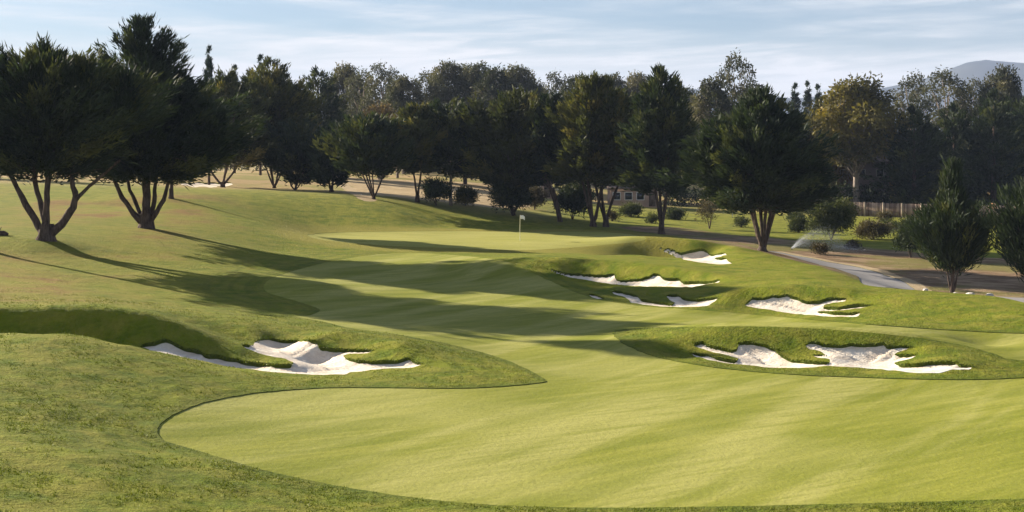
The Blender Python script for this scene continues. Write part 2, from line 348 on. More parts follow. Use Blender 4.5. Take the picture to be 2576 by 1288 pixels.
# grass lip rising at the back of each bunker
lip_up = 0.04 * back * np.exp(-np.clip(-fB, 0, 9) / 0.45) * (fB > -3)
farsc = 1 + smooth01((GY - 60) / 40) * 0.6
Z_rough = GZ + rough_relief * near * smooth01(-fF / 0.6) * np.where(fG > 0, 0, 1) * smooth01(-fP / 0.5) + lip_up
Z_sand = GZ - (0.02 + 0.10 * back * farsc) - np.minimum(0.07, 0.08 * np.clip(fB, 0, 9)) + 0.012 * fbm(GX / 0.35, GY / 0.35, 31, 2)
lipf = smooth01((66 - GY) / 12)
Z_fair = GZ - 0.004 - 0.020 * lipf; Z_green = GZ - 0.012; Z_path = GZ - 0.02 + 0.0 * GZ

# ------------------------------------------------------------------ cut the terrain sheet along the outlines
# attribute table per vertex: x, y, zr, zs, zf, zg, zp, nx, ny, nz, fB, fF, fG, fP, fV, fD, own
def normals(Z):
    dX_i = np.gradient(GX, axis=1); dZ_i = np.gradient(Z, axis=1)
    dX_j = np.gradient(GX, axis=0); dY_j = np.gradient(GY, axis=0); dZ_j = np.gradient(Z, axis=0)
    zx = dZ_i / dX_i; zy = (dZ_j - zx * dX_j) / dY_j
    nrm = np.stack([-zx, -zy, np.ones_like(zx)], -1); return nrm / np.linalg.norm(nrm, axis=-1, keepdims=True)
nr = normals(Z_rough); nsn = normals(Z_sand); nf = normals(Z_fair)
T = np.stack([GX, GY, Z_rough, Z_sand, Z_fair, Z_green, Z_path, fB, fF, fG, fP, fV, fD, ownB,
              nr[..., 0], nr[..., 1], nr[..., 2], nsn[..., 0], nsn[..., 1], nsn[..., 2], nf[..., 0], nf[..., 1], nf[..., 2]], -1).reshape(-1, 23)
iB, iF, iG, iP = 7, 8, 9, 10
ii, jj = np.meshgrid(np.arange(NR - 1), np.arange(NC - 1), indexing='ij')
a = (ii * NC + jj).ravel(); b = a + 1; c = a + NC + 1; d = a + NC
TR = np.concatenate([np.stack([a, b, c], 1), np.stack([a, c, d], 1)])
TAB = [T]; NV = len(T); extra = []
def clip(tris, fi, allow):
    """split triangles by the sign of field fi; returns inside, outside, cut segments (pairs of vertex ids)"""
    global NV
    tab = np.concatenate([T, np.array(extra)]) if extra else T
    f = tab[:, fi][tris]; pos = f > 0; npos = pos.sum(1)
    ins = [tris[npos == 3]]; outs = [tris[npos == 0]]
    cache = {}; segs = []; ni = []; no = []
    def mid(p, q):
        global NV
        k = (p, q) if p < q else (q, p)
        if k in cache: return cache[k]
        vp, vq = row(k[0]), row(k[1]); t = vp[fi] / (vp[fi] - vq[fi]); v = vp + (vq - vp) * t
        v[13] = vp[13] if vp[fi] > 0 else vq[13]
        extra.append(v); cache[k] = NV; NV += 1; return cache[k]
    def row(i): return T[i] if i < len(T) else extra[i - len(T)]
    for t, s in zip(tris[(npos == 1) | (npos == 2)].tolist(), pos[(npos == 1) | (npos == 2)].tolist()):
        if sum(s) == 1:
            k = s.index(True); A_, B_, C_ = t[k], t[(k+1) % 3], t[(k+2) % 3]
            m1, m2 = mid(A_, B_), mid(A_, C_)
            ni.append((A_, m1, m2)); no += [(m1, B_, C_), (m1, C_, m2)]; segs.append((m1, m2))
        else:
            k = s.index(False); A_, B_, C_ = t[k], t[(k+1) % 3], t[(k+2) % 3]
            m1, m2 = mid(A_, B_), mid(A_, C_)
            no.append((A_, m1, m2)); ni += [(m1, B_, C_), (m1, C_, m2)]; segs.append((m2, m1))
    if ni: ins.append(np.array(ni)); outs.append(np.array(no))
    return np.concatenate(ins), np.concatenate(outs), segs
sandT, restT, segB = clip(TR, iB, None)
greenT, restT, segG = clip(restT, iG, None)
fairT, restT, segF = clip(restT, iF, None)
pathT, restT, segP = clip(restT, iP, None)
TAB = np.concatenate([T, np.array(extra)])
def sub_mesh(name, tris, zi, ni, attrs=('fB', 'fF', 'fG', 'fP', 'fV', 'fD')):
    used, inv = np.unique(tris, return_inverse=True)
    tb = TAB[used]; V = np.stack([tb[:, 0], tb[:, 1], tb[:, zi] + CZ], 1)
    amap = dict(fB=7, fF=8, fG=9, fP=10, fV=11, fD=12)
    me = np_mesh(name, V, inv.reshape(-1, 3), True, {k: tb[:, amap[k]] for k in attrs})
    N = tb[:, ni:ni + 3]; N = N / np.linalg.norm(N, axis=1)[:, None]
    me.normals_split_custom_set_from_vertices(N.astype(np.float32))
    return me
def skirt(segs, z_out, z_in, sink=0.02):
    s = np.array(segs); p = TAB[s[:, 0]]; q = TAB[s[:, 1]]; m = len(s)
    V = np.concatenate([np.stack([p[:, 0], p[:, 1], p[:, z_out] + CZ], 1), np.stack([q[:, 0], q[:, 1], q[:, z_out] + CZ], 1),
                        np.stack([q[:, 0], q[:, 1], q[:, z_in] + CZ - sink], 1), np.stack([p[:, 0], p[:, 1], p[:, z_in] + CZ - sink], 1)])
    ar = np.arange(m); return V, np.stack([ar, ar + m, ar + 2 * m, ar + 3 * m], 1)

# ------------------------------------------------------------------ materials
class NB:
    def __init__(self, name, rough=0.9, spec=0.2):
        self.m = bpy.data.materials.new(name); self.m.use_nodes = True; self.t = self.m.node_tree
        self.b = self.t.nodes['Principled BSDF']; self.b.inputs['Roughness'].default_value = rough
        self.b.inputs['Specular IOR Level'].default_value = spec
        self.out = self.t.nodes['Material Output']
    def n(self, t, **k):
        x = self.t.nodes.new(t)
        for a_, v in k.items(): setattr(x, a_, v)
        return x
    def put(self, sock, v):
        if isinstance(v, bpy.types.NodeSocket): self.t.links.new(v, sock)
        elif isinstance(v, tuple) and len(v) == 3 and sock.type == 'RGBA': sock.default_value = (*v, 1)
        else: sock.default_value = v
    def pos(self):
        return self.n('ShaderNodeNewGeometry').outputs['Position']
    def mapped(self, scale, rot=0.0, off=(0, 0, 0)):
        mp = self.n('ShaderNodeMapping'); self.put(mp.inputs[0], self.pos())
        mp2 = self.n('ShaderNodeMapping')
        mp.inputs['Rotation'].default_value = (0, 0, rot); mp.inputs['Location'].default_value = off
        self.put(mp2.inputs[0], mp.outputs[0]); mp2.inputs['Scale'].default_value = scale
        return mp2.outputs[0]
    def noise(self, vec, scale=1.0, detail=3, rough=0.5, dist=0.0):
        x = self.n('ShaderNodeTexNoise'); self.put(x.inputs['Vector'], vec); x.inputs['Scale'].default_value = scale
        x.inputs['Detail'].default_value = detail; x.inputs['Roughness'].default_value = rough; x.inputs['Distortion'].default_value = dist
        return x.outputs[0]
    def rng(self, v, lo, hi, a_=0.0, b_=1.0, mode='SMOOTHSTEP'):
        x = self.n('ShaderNodeMapRange', interpolation_type=mode); self.put(x.inputs[0], v)
        x.inputs[1].default_value = lo; x.inputs[2].default_value = hi; x.inputs[3].default_value = a_; x.inputs[4].default_value = b_
        return x.outputs[0]
    def mix(self, f, a_, b_, mode='MIX'):
        x = self.n('ShaderNodeMix', data_type='RGBA', blend_type=mode)
        self.put(x.inputs[0], f); self.put(x.inputs[6], a_); self.put(x.inputs[7], b_); return x.outputs[2]
    def math(self, op, a_, b_=None, c_=None):
        x = self.n('ShaderNodeMath', operation=op)
        for i, v in enumerate((a_, b_, c_)):
            if v is not None: self.put(x.inputs[i], v)
        return x.outputs[0]
    def attr(self, name):
        x = self.n('ShaderNodeAttribute'); x.attribute_name = name; return x.outputs['Fac']
    def bump(self, h, dist, strength=1.0):
        x = self.n('ShaderNodeBump'); x.inputs['Strength'].default_value = strength; x.inputs['Distance'].default_value = dist
        self.put(x.inputs['Height'], h); self.t.links.new(x.outputs[0], self.b.inputs['Normal'])
    def color(self, c_): self.put(self.b.inputs['Base Color'], c_)
# sRGB-free linear base colours
def grass_mat(name, base, dark, light, mow, streak_rot, near_f=None, bump_d=0.025, kind='fair'):
    g = NB(name, 0.92, 0.1)
    s1 = g.noise(g.mapped((0.10, 1.1, 1), streak_rot), 1.0, 4, 0.6, 0.3)
    s2 = g.noise(g.mapped((0.35, 3.2, 1), streak_rot + 0.12, (7, 3, 0)), 1.0, 3, 0.6)
    s3 = g.noise(g.mapped((0.05, 0.55, 1), streak_rot - 0.35, (17, 9, 0)), 1.0, 3, 0.5, 0.4)
    s4 = g.noise(g.mapped((0.12, 0.16, 1)), 1.0, 3, 0.5)
    fine = g.noise(g.mapped((6.5, 6.5, 6.5)), 1.0, 4, 0.7)
    col = g.mix(g.rng(s1, 0.36, 0.64), dark, base)
    col = g.mix(g.math('MULTIPLY', g.rng(s3, 0.42, 0.66), mow), col, light)
    col = g.mix(g.math('MULTIPLY', g.rng(s2, 0.40, 0.70), mow * 0.7), col, dark)
    col = g.mix(g.math('MULTIPLY', g.rng(s4, 0.45, 0.70), 0.45), col, light)
    col = g.mix(1.0, col, g.mix(fine, (0.72, 0.72, 0.72), (1.28, 1.28, 1.28)), 'MULTIPLY')
    g.color(col); g.bump(fine, bump_d)
    return g
M_fair = grass_mat('fairway_turf', (0.245, 0.247, 0.038), (0.165, 0.184, 0.018), (0.33, 0.315, 0.090), 0.85, radians(-38)).m
M_green = grass_mat('green_turf', (0.31, 0.295, 0.07), (0.25, 0.25, 0.05), (0.36, 0.335, 0.10), 0.4, radians(20), bump_d=0.02).m
# rough ground with dry patches, dirt, verge and worn spots
g = NB('rough_turf', 0.95, 0.12)
n1 = g.noise(g.mapped((0.11, 0.11, 0.1)), 1.0, 5, 0.62, 0.3)
n2 = g.noise(g.mapped((0.9, 0.9, 0.9), 0, (4, 8, 0)), 1.0, 5, 0.7)
n3 = g.noise(g.mapped((5.2, 7.5, 5)), 1.0, 4, 0.75)
n5 = g.noise(g.mapped((0.14, 1.0, 1), radians(-20)), 1.0, 4, 0.6, 0.5)
green_c = g.mix(g.rng(n5, 0.36, 0.64), (0.098, 0.138, 0.006), (0.168, 0.192, 0.010))
green_c = g.mix(g.rng(n2, 0.35, 0.68), green_c, (0.21, 0.20, 0.025))
sepn = g.n('ShaderNodeSeparateXYZ'); g.put(sepn.inputs[0], g.pos())
# dry, trodden grass on the left slope around the cypresses
lx = g.rng(g.math('ADD', sepn.outputs[0], g.math('MULTIPLY', g.math('SUBTRACT', sepn.outputs[1], 55.0), 0.10)), -12.0, -24.0)
ly = g.rng(sepn.outputs[1], 51.0, 57.0); ly2 = g.rng(sepn.outputs[1], 150.0, 110.0)
drym = g.math('MULTIPLY', g.math('MULTIPLY', lx, ly), ly2)
drym = g.math('MULTIPLY', drym, g.rng(n1, 0.42, 0.60, 0.15, .95))
dry_c = g.mix(g.rng(n2, 0.38, 0.62), (0.29, 0.195, 0.045), (0.245, 0.22, 0.034))
dry_c = g.mix(g.rng(n1, 0.50, 0.66), dry_c, (0.22, 0.10, 0.045))
col = g.mix(g.math('MULTIPLY', drym, g.rng(n2, 0.3, 0.6, 0.5, 0.95)), green_c, dry_c)
# far field goes yellow-green, far ground straw coloured
fy = g.rng(sepn.outputs[1], 100.0, 150.0)
col = g.mix(g.math('MULTIPLY', fy, g.rng(n1, 0.3, 0.55)), col, g.mix(g.rng(n2, .40, .62), (0.12, 0.135, 0.020), (0.25, 0.24, 0.028)))
fy2 = g.rng(sepn.outputs[1], 158.0, 200.0)
straw = g.mix(g.rng(n1, 0.42, 0.58), (0.38, 0.27, 0.13), (0.25, 0.22, 0.07))
leftfar = g.math('MULTIPLY', g.rng(sepn.outputs[1], 126.0, 150.0), g.rng(sepn.outputs[0], 8.0, -2.0))
col = g.mix(g.math('MAXIMUM', fy2, leftfar), col, straw)
fd = g.attr('fD')
dn = g.noise(g.mapped((0.35, 0.7, 1), 0.3), 1.0, 5, 0.65)
dirt_c = g.mix(g.rng(dn, 0.38, 0.62), (0.155, 0.095, 0.052), (0.30, 0.21, 0.125))
dirt_c = g.mix(g.math('MULTIPLY', g.rng(n1, 0.46, 0.58), 0.75), dirt_c, (0.16, 0.155, 0.035))
dirt_c = g.mix(g.rng(sepn.outputs[1], 128.0, 150.0), dirt_c, g.mix(g.rng(dn, .4, .6), (.36, .26, .14), (.46, .35, .20)))
col = g.mix(g.math('MULTIPLY', g.rng(fd, -0.4, 0.6), g.rng(dn, 0.25, 0.4, 0.8, 1.0)), col, dirt_c)
col = g.mix(g.rng(g.attr('fV'), -0.05, 0.08), col, (0.42, 0.32, 0.19))
cbr = g.n('ShaderNodeCombineXYZ'); g.put(cbr.inputs[0], g.math('MULTIPLY', g.attr('fF'), 2.2)); g.put(cbr.inputs[1], g.math('MULTIPLY', sepn.outputs[0], .12)); g.put(cbr.inputs[2], g.math('MULTIPLY', sepn.outputs[1], .12))
ring = g.math('MULTIPLY', g.rng(g.noise(cbr.outputs[0], 1.0, 3, .6), .42, .58), g.rng(g.attr('fF'), -3.9, -3.0))
col = g.mix(g.math('MULTIPLY', ring, 0.28), col, (0.055, 0.085, 0.008))
# shaggy darker rim next to the mown turf
ff = g.attr('fF')
col = g.mix(g.math('MULTIPLY', g.math('MULTIPLY', g.rng(ff, -0.7, -0.05), g.rng(sepn.outputs[1], 66.0, 56.0)), 0.4), col, (0.06, 0.09, 0.010))
col = g.mix(g.math('MULTIPLY', g.rng(g.attr('fG'), -3.9, -1.8), 0.8), col, (0.25, 0.22, 0.040))
col = g.mix(1.0, col, g.mix(n3, (0.68, 0.68, 0.68), (1.32, 1.32, 1.32)), 'MULTIPLY')
g.color(col); g.bump(g.math('ADD', n3, g.math('MULTIPLY', n2, 0.8)), 0.11); M_rough = g.m
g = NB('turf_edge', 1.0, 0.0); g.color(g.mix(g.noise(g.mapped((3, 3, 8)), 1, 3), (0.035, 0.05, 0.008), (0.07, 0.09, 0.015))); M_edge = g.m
g = NB('bunker_sand', 0.95, 0.1)
s = g.noise(g.mapped((1.4, 2.2, 1)), 1.0, 4, 0.6); s2 = g.noise(g.mapped((9, 14, 9)), 1.0, 3, 0.6)
rk = g.n('ShaderNodeTexWave', wave_type='BANDS', bands_direction='DIAGONAL'); g.put(rk.inputs['Vector'], g.mapped((0.9, 1.6, 1), 0.5)); rk.inputs['Scale'].default_value = 2.2
rk.inputs['Distortion'].default_value = 6; rk.inputs['Detail'].default_value = 3
sc = g.mix(g.rng(s, 0.35, 0.65), (0.68, 0.57, 0.45), (0.80, 0.715, 0.60)); sc = g.mix(1.0, sc, g.mix(s2, (0.84, 0.84, 0.84), (1.10, 1.10, 1.10)), 'MULTIPLY')
g.color(sc); g.bump(g.math('ADD', g.math('MULTIPLY', rk.outputs['Fac'], 0.12), s2), 0.035); M_sand = g.m
g = NB('path_asphalt', 0.9, 0.2)
g.color(g.mix(g.noise(g.mapped((1.2, 1.2, 1)), 1, 5, 0.7), (0.20, 0.19, 0.185), (0.31, 0.29, 0.275))); g.bump(g.noise(g.mapped((20, 20, 20))), 0.01); M_path = g.m

# ------------------------------------------------------------------ the ground objects
gm = sub_mesh('ground', restT, 2, 14)
ground = link('ground', gm, M_rough)
tag(ground, 'rolling rough grass ground with dry patches and bare dirt around the mown turf', None, None, 'structure')
Vs, Fs = [], []; off = 0
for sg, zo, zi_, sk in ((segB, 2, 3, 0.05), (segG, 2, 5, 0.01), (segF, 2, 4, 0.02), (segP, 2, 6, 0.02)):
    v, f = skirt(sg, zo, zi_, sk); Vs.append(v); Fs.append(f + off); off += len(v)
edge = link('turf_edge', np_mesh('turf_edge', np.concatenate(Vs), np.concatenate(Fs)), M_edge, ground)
o = link('fairway', sub_mesh('fairway', fairT, 4, 20), M_fair); tag(o, 'pale striped mown fairway sweeping round the bunkers', None, None, 'structure')
o = link('putting_green', sub_mesh('putting_green', greenT, 5, 20), M_green); tag(o, 'bright putting green around the flagstick', None, None, 'structure')
o = link('cart_path', sub_mesh('cart_path', pathT, 6, 14), M_path); tag(o, 'grey asphalt cart path curving behind the right shoulder', None, None, 'structure')
BL = ['white sand bunker in the left mound with a shaded left arm', 'large white sand bunker with two bays in the right mound', 'ragged white sand bunker below the cart path',
      'white sand bunker just right of the far putting green', 'long thin white sand bunker under the grass bank right of the flag', 'white sand bunker lowest of the two narrow ones in the middle',
      'tiny grey patch of sand left of the lower narrow bunker', 'far white bunker beyond the left crest under the tall cypress']
own = TAB[:, 13][sandT].max(1).astype(int)
for k in range(len(BUNK)):
    t = sandT[own == k]
    if len(t): o = link('sand_bunker', sub_mesh('sand_bunker', t, 3, 17), M_sand); tag(o, BL[k], None, 'sand bunkers', 'structure')

# ------------------------------------------------------------------ foliage tools
def rot_basis(D, rng):
    R = rng.normal(size=D.shape); S = np.cross(D, R); S /= np.linalg.norm(S, axis=1)[:, None] + 1e-9
    return S
def kites(P, D, L, W, rng):
    D = D / (np.linalg.norm(D, axis=1)[:, None] + 1e-9); S = rot_basis(D, rng)
    a = P; b = P + D * (L * 0.45)[:, None] + S * (W / 2)[:, None]; c = P + D * L[:, None]; d = P + D * (L * 0.45)[:, None] - S * (W / 2)[:, None]
    V = np.stack([a, b, c, d], 1).reshape(-1, 3); F_ = np.arange(len(P) * 4).reshape(-1, 4)
    return V, F_
def tris(P, D, L, W, rng):
    D = D / (np.linalg.norm(D, axis=1)[:, None] + 1e-9); S = rot_basis(D, rng)
    V = np.stack([P + S * (W / 2)[:, None], P - S * (W / 2)[:, None], P + D * L[:, None]], 1).reshape(-1, 3)
    return V, np.arange(len(P) * 3).reshape(-1, 3)
def tube(pts_, rad, sides=8, rng=None, cap=True):
    pts_ = np.array(pts_, float); m = len(pts_); t = np.gradient(pts_, axis=0); t /= np.linalg.norm(t, axis=1)[:, None] + 1e-9
    ref = np.array([1.0, 0.13, 0.07]); V = []
    for i in range(m):
        s = np.cross(t[i], ref); s /= np.linalg.norm(s) + 1e-9; u = np.cross(s, t[i])
        for k in range(sides):
            a_ = 2 * pi * k / sides; r = rad[i] * (1 + (rng.uniform(-.14, .14) if rng is not None else 0))
            V.append(pts_[i] + (s * cos(a_) + u * sin(a_)) * r)
    Fc = []
    for i in range(m - 1):
        for k in range(sides):
            k2 = (k + 1) % sides; Fc.append((i*sides+k, i*sides+k2, (i+1)*sides+k2, (i+1)*sides+k))
    return np.array(V), np.array(Fc)
def join(parts):
    V = []; Fc = []; off_ = 0
    for v, f in parts: V.append(v); Fc.append(f + off_); off_ += len(v)
    return np.concatenate(V), np.concatenate(Fc)
def curve_pts(a_, b_, c_, m=7):
    a_, b_, c_ = map(np.array, (a_, b_, c_)); t = np.linspace(0, 1, m)[:, None]
    return (1-t)**2 * a_ + 2*t*(1-t) * b_ + t*t * c_

def leaf_mat(name, dark, mid_, light, trans=0.25, rough=0.7):
    g = NB(name, rough, 0.2)
    tn_ = g.attr('tint')
    oi = g.n('ShaderNodeObjectInfo')
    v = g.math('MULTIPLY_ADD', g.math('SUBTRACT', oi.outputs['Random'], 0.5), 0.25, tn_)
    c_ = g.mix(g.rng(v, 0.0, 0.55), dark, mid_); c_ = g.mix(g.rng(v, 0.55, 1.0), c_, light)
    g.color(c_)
    tr = g.n('ShaderNodeBsdfTranslucent'); g.put(tr.inputs[0], g.mix(1.0, c_, (1.3, 1.35, 0.75), 'MULTIPLY'))
    ms = g.n('ShaderNodeMixShader'); ms.inputs[0].default_value = trans
    g.t.links.new(g.b.outputs[0], ms.inputs[1]); g.t.links.new(tr.outputs[0], ms.inputs[2]); g.t.links.new(ms.outputs[0], g.out.inputs[0])
    return g.m
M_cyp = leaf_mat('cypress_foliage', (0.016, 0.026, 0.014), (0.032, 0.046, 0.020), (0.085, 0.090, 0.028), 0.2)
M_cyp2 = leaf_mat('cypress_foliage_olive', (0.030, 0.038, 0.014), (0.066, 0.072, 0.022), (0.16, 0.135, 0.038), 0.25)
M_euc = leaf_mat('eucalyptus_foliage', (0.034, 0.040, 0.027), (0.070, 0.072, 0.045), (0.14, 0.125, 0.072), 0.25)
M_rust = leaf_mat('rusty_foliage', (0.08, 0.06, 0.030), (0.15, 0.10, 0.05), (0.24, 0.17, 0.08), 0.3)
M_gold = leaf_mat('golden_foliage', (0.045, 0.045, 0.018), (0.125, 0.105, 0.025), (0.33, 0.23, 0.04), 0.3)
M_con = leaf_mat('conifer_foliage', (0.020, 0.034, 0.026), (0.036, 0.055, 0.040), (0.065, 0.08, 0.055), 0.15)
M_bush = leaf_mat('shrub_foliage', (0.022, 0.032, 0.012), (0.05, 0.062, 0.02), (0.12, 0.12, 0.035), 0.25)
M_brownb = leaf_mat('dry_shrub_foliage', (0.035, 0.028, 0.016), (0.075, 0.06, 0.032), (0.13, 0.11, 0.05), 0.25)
def bark_mat(name, a_, b_):
    g = NB(name, 0.95, 0.1); g.color(g.mix(g.rng(g.noise(g.mapped((7, 7, 1.3)), 1, 4, 0.7), 0.35, 0.65), a_, b_))
    g.bump(g.noise(g.mapped((9, 9, 1.6)), 1, 4, 0.7), 0.08); return g.m
M_bark = bark_mat('cypress_bark', (0.045, 0.032, 0.026), (0.115, 0.085, 0.07))
M_ebark = bark_mat('eucalyptus_bark', (0.14, 0.11, 0.09), (0.33, 0.28, 0.24))

def leaf_object(parts, parent, mat, name='crown'):
    """parts: list of (P, D, L, W, tint); builds one crown mesh"""
    P = np.concatenate([p[0] for p in parts]); D = np.concatenate([p[1] for p in parts]); L = np.concatenate([p[2] for p in parts])
    W = np.concatenate([p[3] for p in parts]); t = np.concatenate([p[4] for p in parts])
    rng = np.random.RandomState(len(P) % 9973)
    V, F_ = kites(P, D, L, W, rng)
    return link(name, np_mesh(name, V, F_, False, {'tint': np.repeat(t, 4)}), mat, parent)

def cypress_crown(rng, prof, nb, per, kl, kw, up=(0.15, 0.9), ctr=(0, 0), zaxis=None, flat=0.28, asym=None, inner=0.25, kper=6, sag=0.0, tuft=0.34, spikes=0.12):
    """boughs fanned off the axis; prof = [(height, radius)]; returns leaf parts and bough lines"""
    hs = np.array([p[0] for p in prof]); rs = np.array([p[1] for p in prof])
    w = (rs + 0.35); cum = np.concatenate([[0], np.cumsum((w[1:] + w[:-1]) / 2 * np.diff(hs))]); parts = []; lines = []
    ncore = int(nb * .34); nout = int(nb * .64)
    for i in range(ncore + nout):
        core = i < ncore; q_ = (i + rng.rand()) / ncore if core else (i - ncore + rng.rand()) / nout
        h = np.interp(min(q_, 1) * cum[-1], cum, hs); hn = (h - hs[0]) / (hs[-1] - hs[0])
        phi = i * 2.39996 + rng.uniform(-.5, .5); R = np.interp(h, hs, rs) * (rng.uniform(.5, .74) if core else rng.uniform(.74, 1.12))
        R *= 1 + 0.20 * sin(phi * 3 + rs[0] * 7 + h * 1.1) * sin(h * 2.1 + phi) + 0
        spk = (not core) and rng.rand() < spikes
        if spk: R *= rng.uniform(1.05, 1.45)
        if asym: R *= asym(phi, hn)
        el = (up[0] + (up[1] - up[0]) * hn ** 1.5) + rng.uniform(-.12, .2)
        dr = np.array([cos(phi) * cos(el), sin(phi) * cos(el), sin(el)])
        Lb = R / max(cos(el), 0.45); start = np.array([ctr[0], ctr[1], h - sin(el) * Lb * 0.75 - 0.1 * hn])
        side = np.array([-sin(phi), cos(phi), 0]); upv = np.cross(dr, side); upv = upv if upv[2] > 0 else -upv
        m = int(per * (0.35 + 0.65 * min(1, R / max(rs.max(), .1))) * (.7 if spk else 1.1))
        t = inner + (1.0 - inner) * rng.rand(m) ** 0.75
        wd_ = Lb * (0.10 if spk else (0.34 if core else 0.24)) * np.sqrt(np.clip(1.05 - t, 0, 1)) * np.minimum(1, t * 2.2)
        lat = rng.uniform(-1, 1, m) * wd_; th = rng.normal(size=m) * (flat if core else flat * .5) * (0.25 + 0.6 * wd_)
        P = start + dr * (t * Lb)[:, None] + side * lat[:, None] + upv * (th + 0.10 * Lb * t ** 2)[:, None]
        P[:, 2] -= sag * Lb * (1 - t)
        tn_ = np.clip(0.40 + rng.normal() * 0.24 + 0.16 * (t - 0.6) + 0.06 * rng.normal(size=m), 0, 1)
        k = kper; P = np.repeat(P, k, 0) + rng.normal(size=(m * k, 3)) * tuft * kl
        D = np.repeat(np.tile(dr * 0.8, (m, 1)) + side * (lat / (Lb * .36 + .01))[:, None] * 0.7, k, 0)
        D = D + rng.normal(size=(m * k, 3)) * 0.27 + np.array([0, 0, 0.25])
        L = kl * rng.uniform(0.55, 1.3, m * k); W = kw * rng.uniform(0.6, 1.3, m * k)
        parts.append((P, D, L, W, np.repeat(tn_, k)))
        lines.append((start, start + dr * Lb * 0.9 + upv * 0.08 * Lb, R))
    return parts, lines
def lobe_crown(rng, lobes, per, kl, kw, droop=-0.3, kper=5, tone=0.45, fill=0.72):
    parts = []
    for (c_, r) in lobes:
        m = int(per * (r / 2.0) ** 1.6); v = rng.normal(size=(m, 3)); v /= np.linalg.norm(v, axis=1)[:, None]
        rad = r * rng.uniform(fill, 1.05, m) * (1 + 0.22 * np.sin(v[:, 0] * 5 + c_[0]) * np.cos(v[:, 2] * 4 + c_[2]))
        P = np.array(c_) + v * rad[:, None] * np.array([1, 1, 0.78]); keep = v[:, 2] > -0.55; P = P[keep]; v = v[keep]; m = len(P)
        if m == 0: continue
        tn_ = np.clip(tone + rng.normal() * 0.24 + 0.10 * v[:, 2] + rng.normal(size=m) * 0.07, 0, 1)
        P = np.repeat(P, kper, 0) + rng.normal(size=(m * kper, 3)) * kl * 0.55
        D = np.repeat(v, kper, 0) * 0.6 + rng.normal(size=(m * kper, 3)) * 0.6 + np.array([0, 0, droop])
        parts.append((P, D, kl * rng.uniform(.6, 1.25, m * kper), kw * rng.uniform(.6, 1.25, m * kper), np.repeat(tn_, kper)))
    return parts
def bough_tubes(lines, rng, every=1, r0=0.05, sides=4):
    ps = []
    for i, (a_, b_, R) in enumerate(lines):
        if i % every: continue
        md = (a_ + b_) / 2 + rng.normal(size=3) * 0.06 * R
        ps.append(tube([a_, md, b_], [r0 * (0.6 + R * .12), r0 * 0.6, 0.012], sides))
    return ps

# ------------------------------------------------------------------ the two big cypresses on the left and other near trees
def stem(parent, rng, path, r0, r1, mat=M_bark, sides=9, name='stem', m=9):
    p = np.array(catmull(path, False, 4) + [np.array(path[-1], float)]); k = len(p)
    rad = r0 + (r1 - r0) * np.linspace(0, 1, k) ** 0.8
    p[1:, 0] += rng.normal(size=k - 1) * r0 * .10; p[1:, 1] += rng.normal(size=k - 1) * r0 * .10
    v, f = tube(p, rad, sides, rng); return link(name, np_mesh(name, v, f, True), mat, parent)
def near_cypress(px, py, label, sc_px, stems, prof, nb, per, kl, kw, seed, mat, ctr=(0, 0), up=(0.12, 0.95), trunk=(0.5, 1.0), asym=None, kper=6, loc=None, inner=0.25, cat='tree', name='cypress_tree', every=2, group=None, spikes=.12, leaders=()):
    rng = np.random.RandomState(seed); loc = loc or place(px, py)
    root = empty(name, loc); tag(root, label, cat, group)
    tr, th = trunk
    v, f = tube([(0, 0, -0.3), (0, 0, 0.0), (0.02, 0, th * .35), (0.0, 0.02, th)], [tr * 1.75, tr * 1.35, tr * 1.05, tr * .95], 12, rng)
    link('trunk', np_mesh('trunk', v, f, True), M_bark, root)
    for s_ in stems:
        path = [(0, 0, th * 0.2)] + [tuple(q) for q in s_[2:]]
        stem(root, rng, path, s_[0], s_[1])
    parts, lines = cypress_crown(rng, prof, nb, per, kl, kw, up, ctr, asym=asym, kper=kper, inner=inner, spikes=spikes)
    for ox, oy, h0, ht, rl in leaders:
        p2, l2 = cypress_crown(rng, [(h0, rl * .8), (h0 + .25 * (ht - h0), rl), (h0 + .6 * (ht - h0), rl * .7), (h0 + .88 * (ht - h0), rl * .35), (ht, .1)], 34, 48, kl, kw, (.35, 1.1), (ox, oy), kper=kper, spikes=.45)
        parts += p2; lines += l2
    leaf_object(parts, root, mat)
    bt = bough_tubes(lines, rng, every)
    if bt: v, f = join(bt); tag(link('branches', np_mesh('branches', v, f), M_bark, root), None, None, None, 'stuff')
    return root
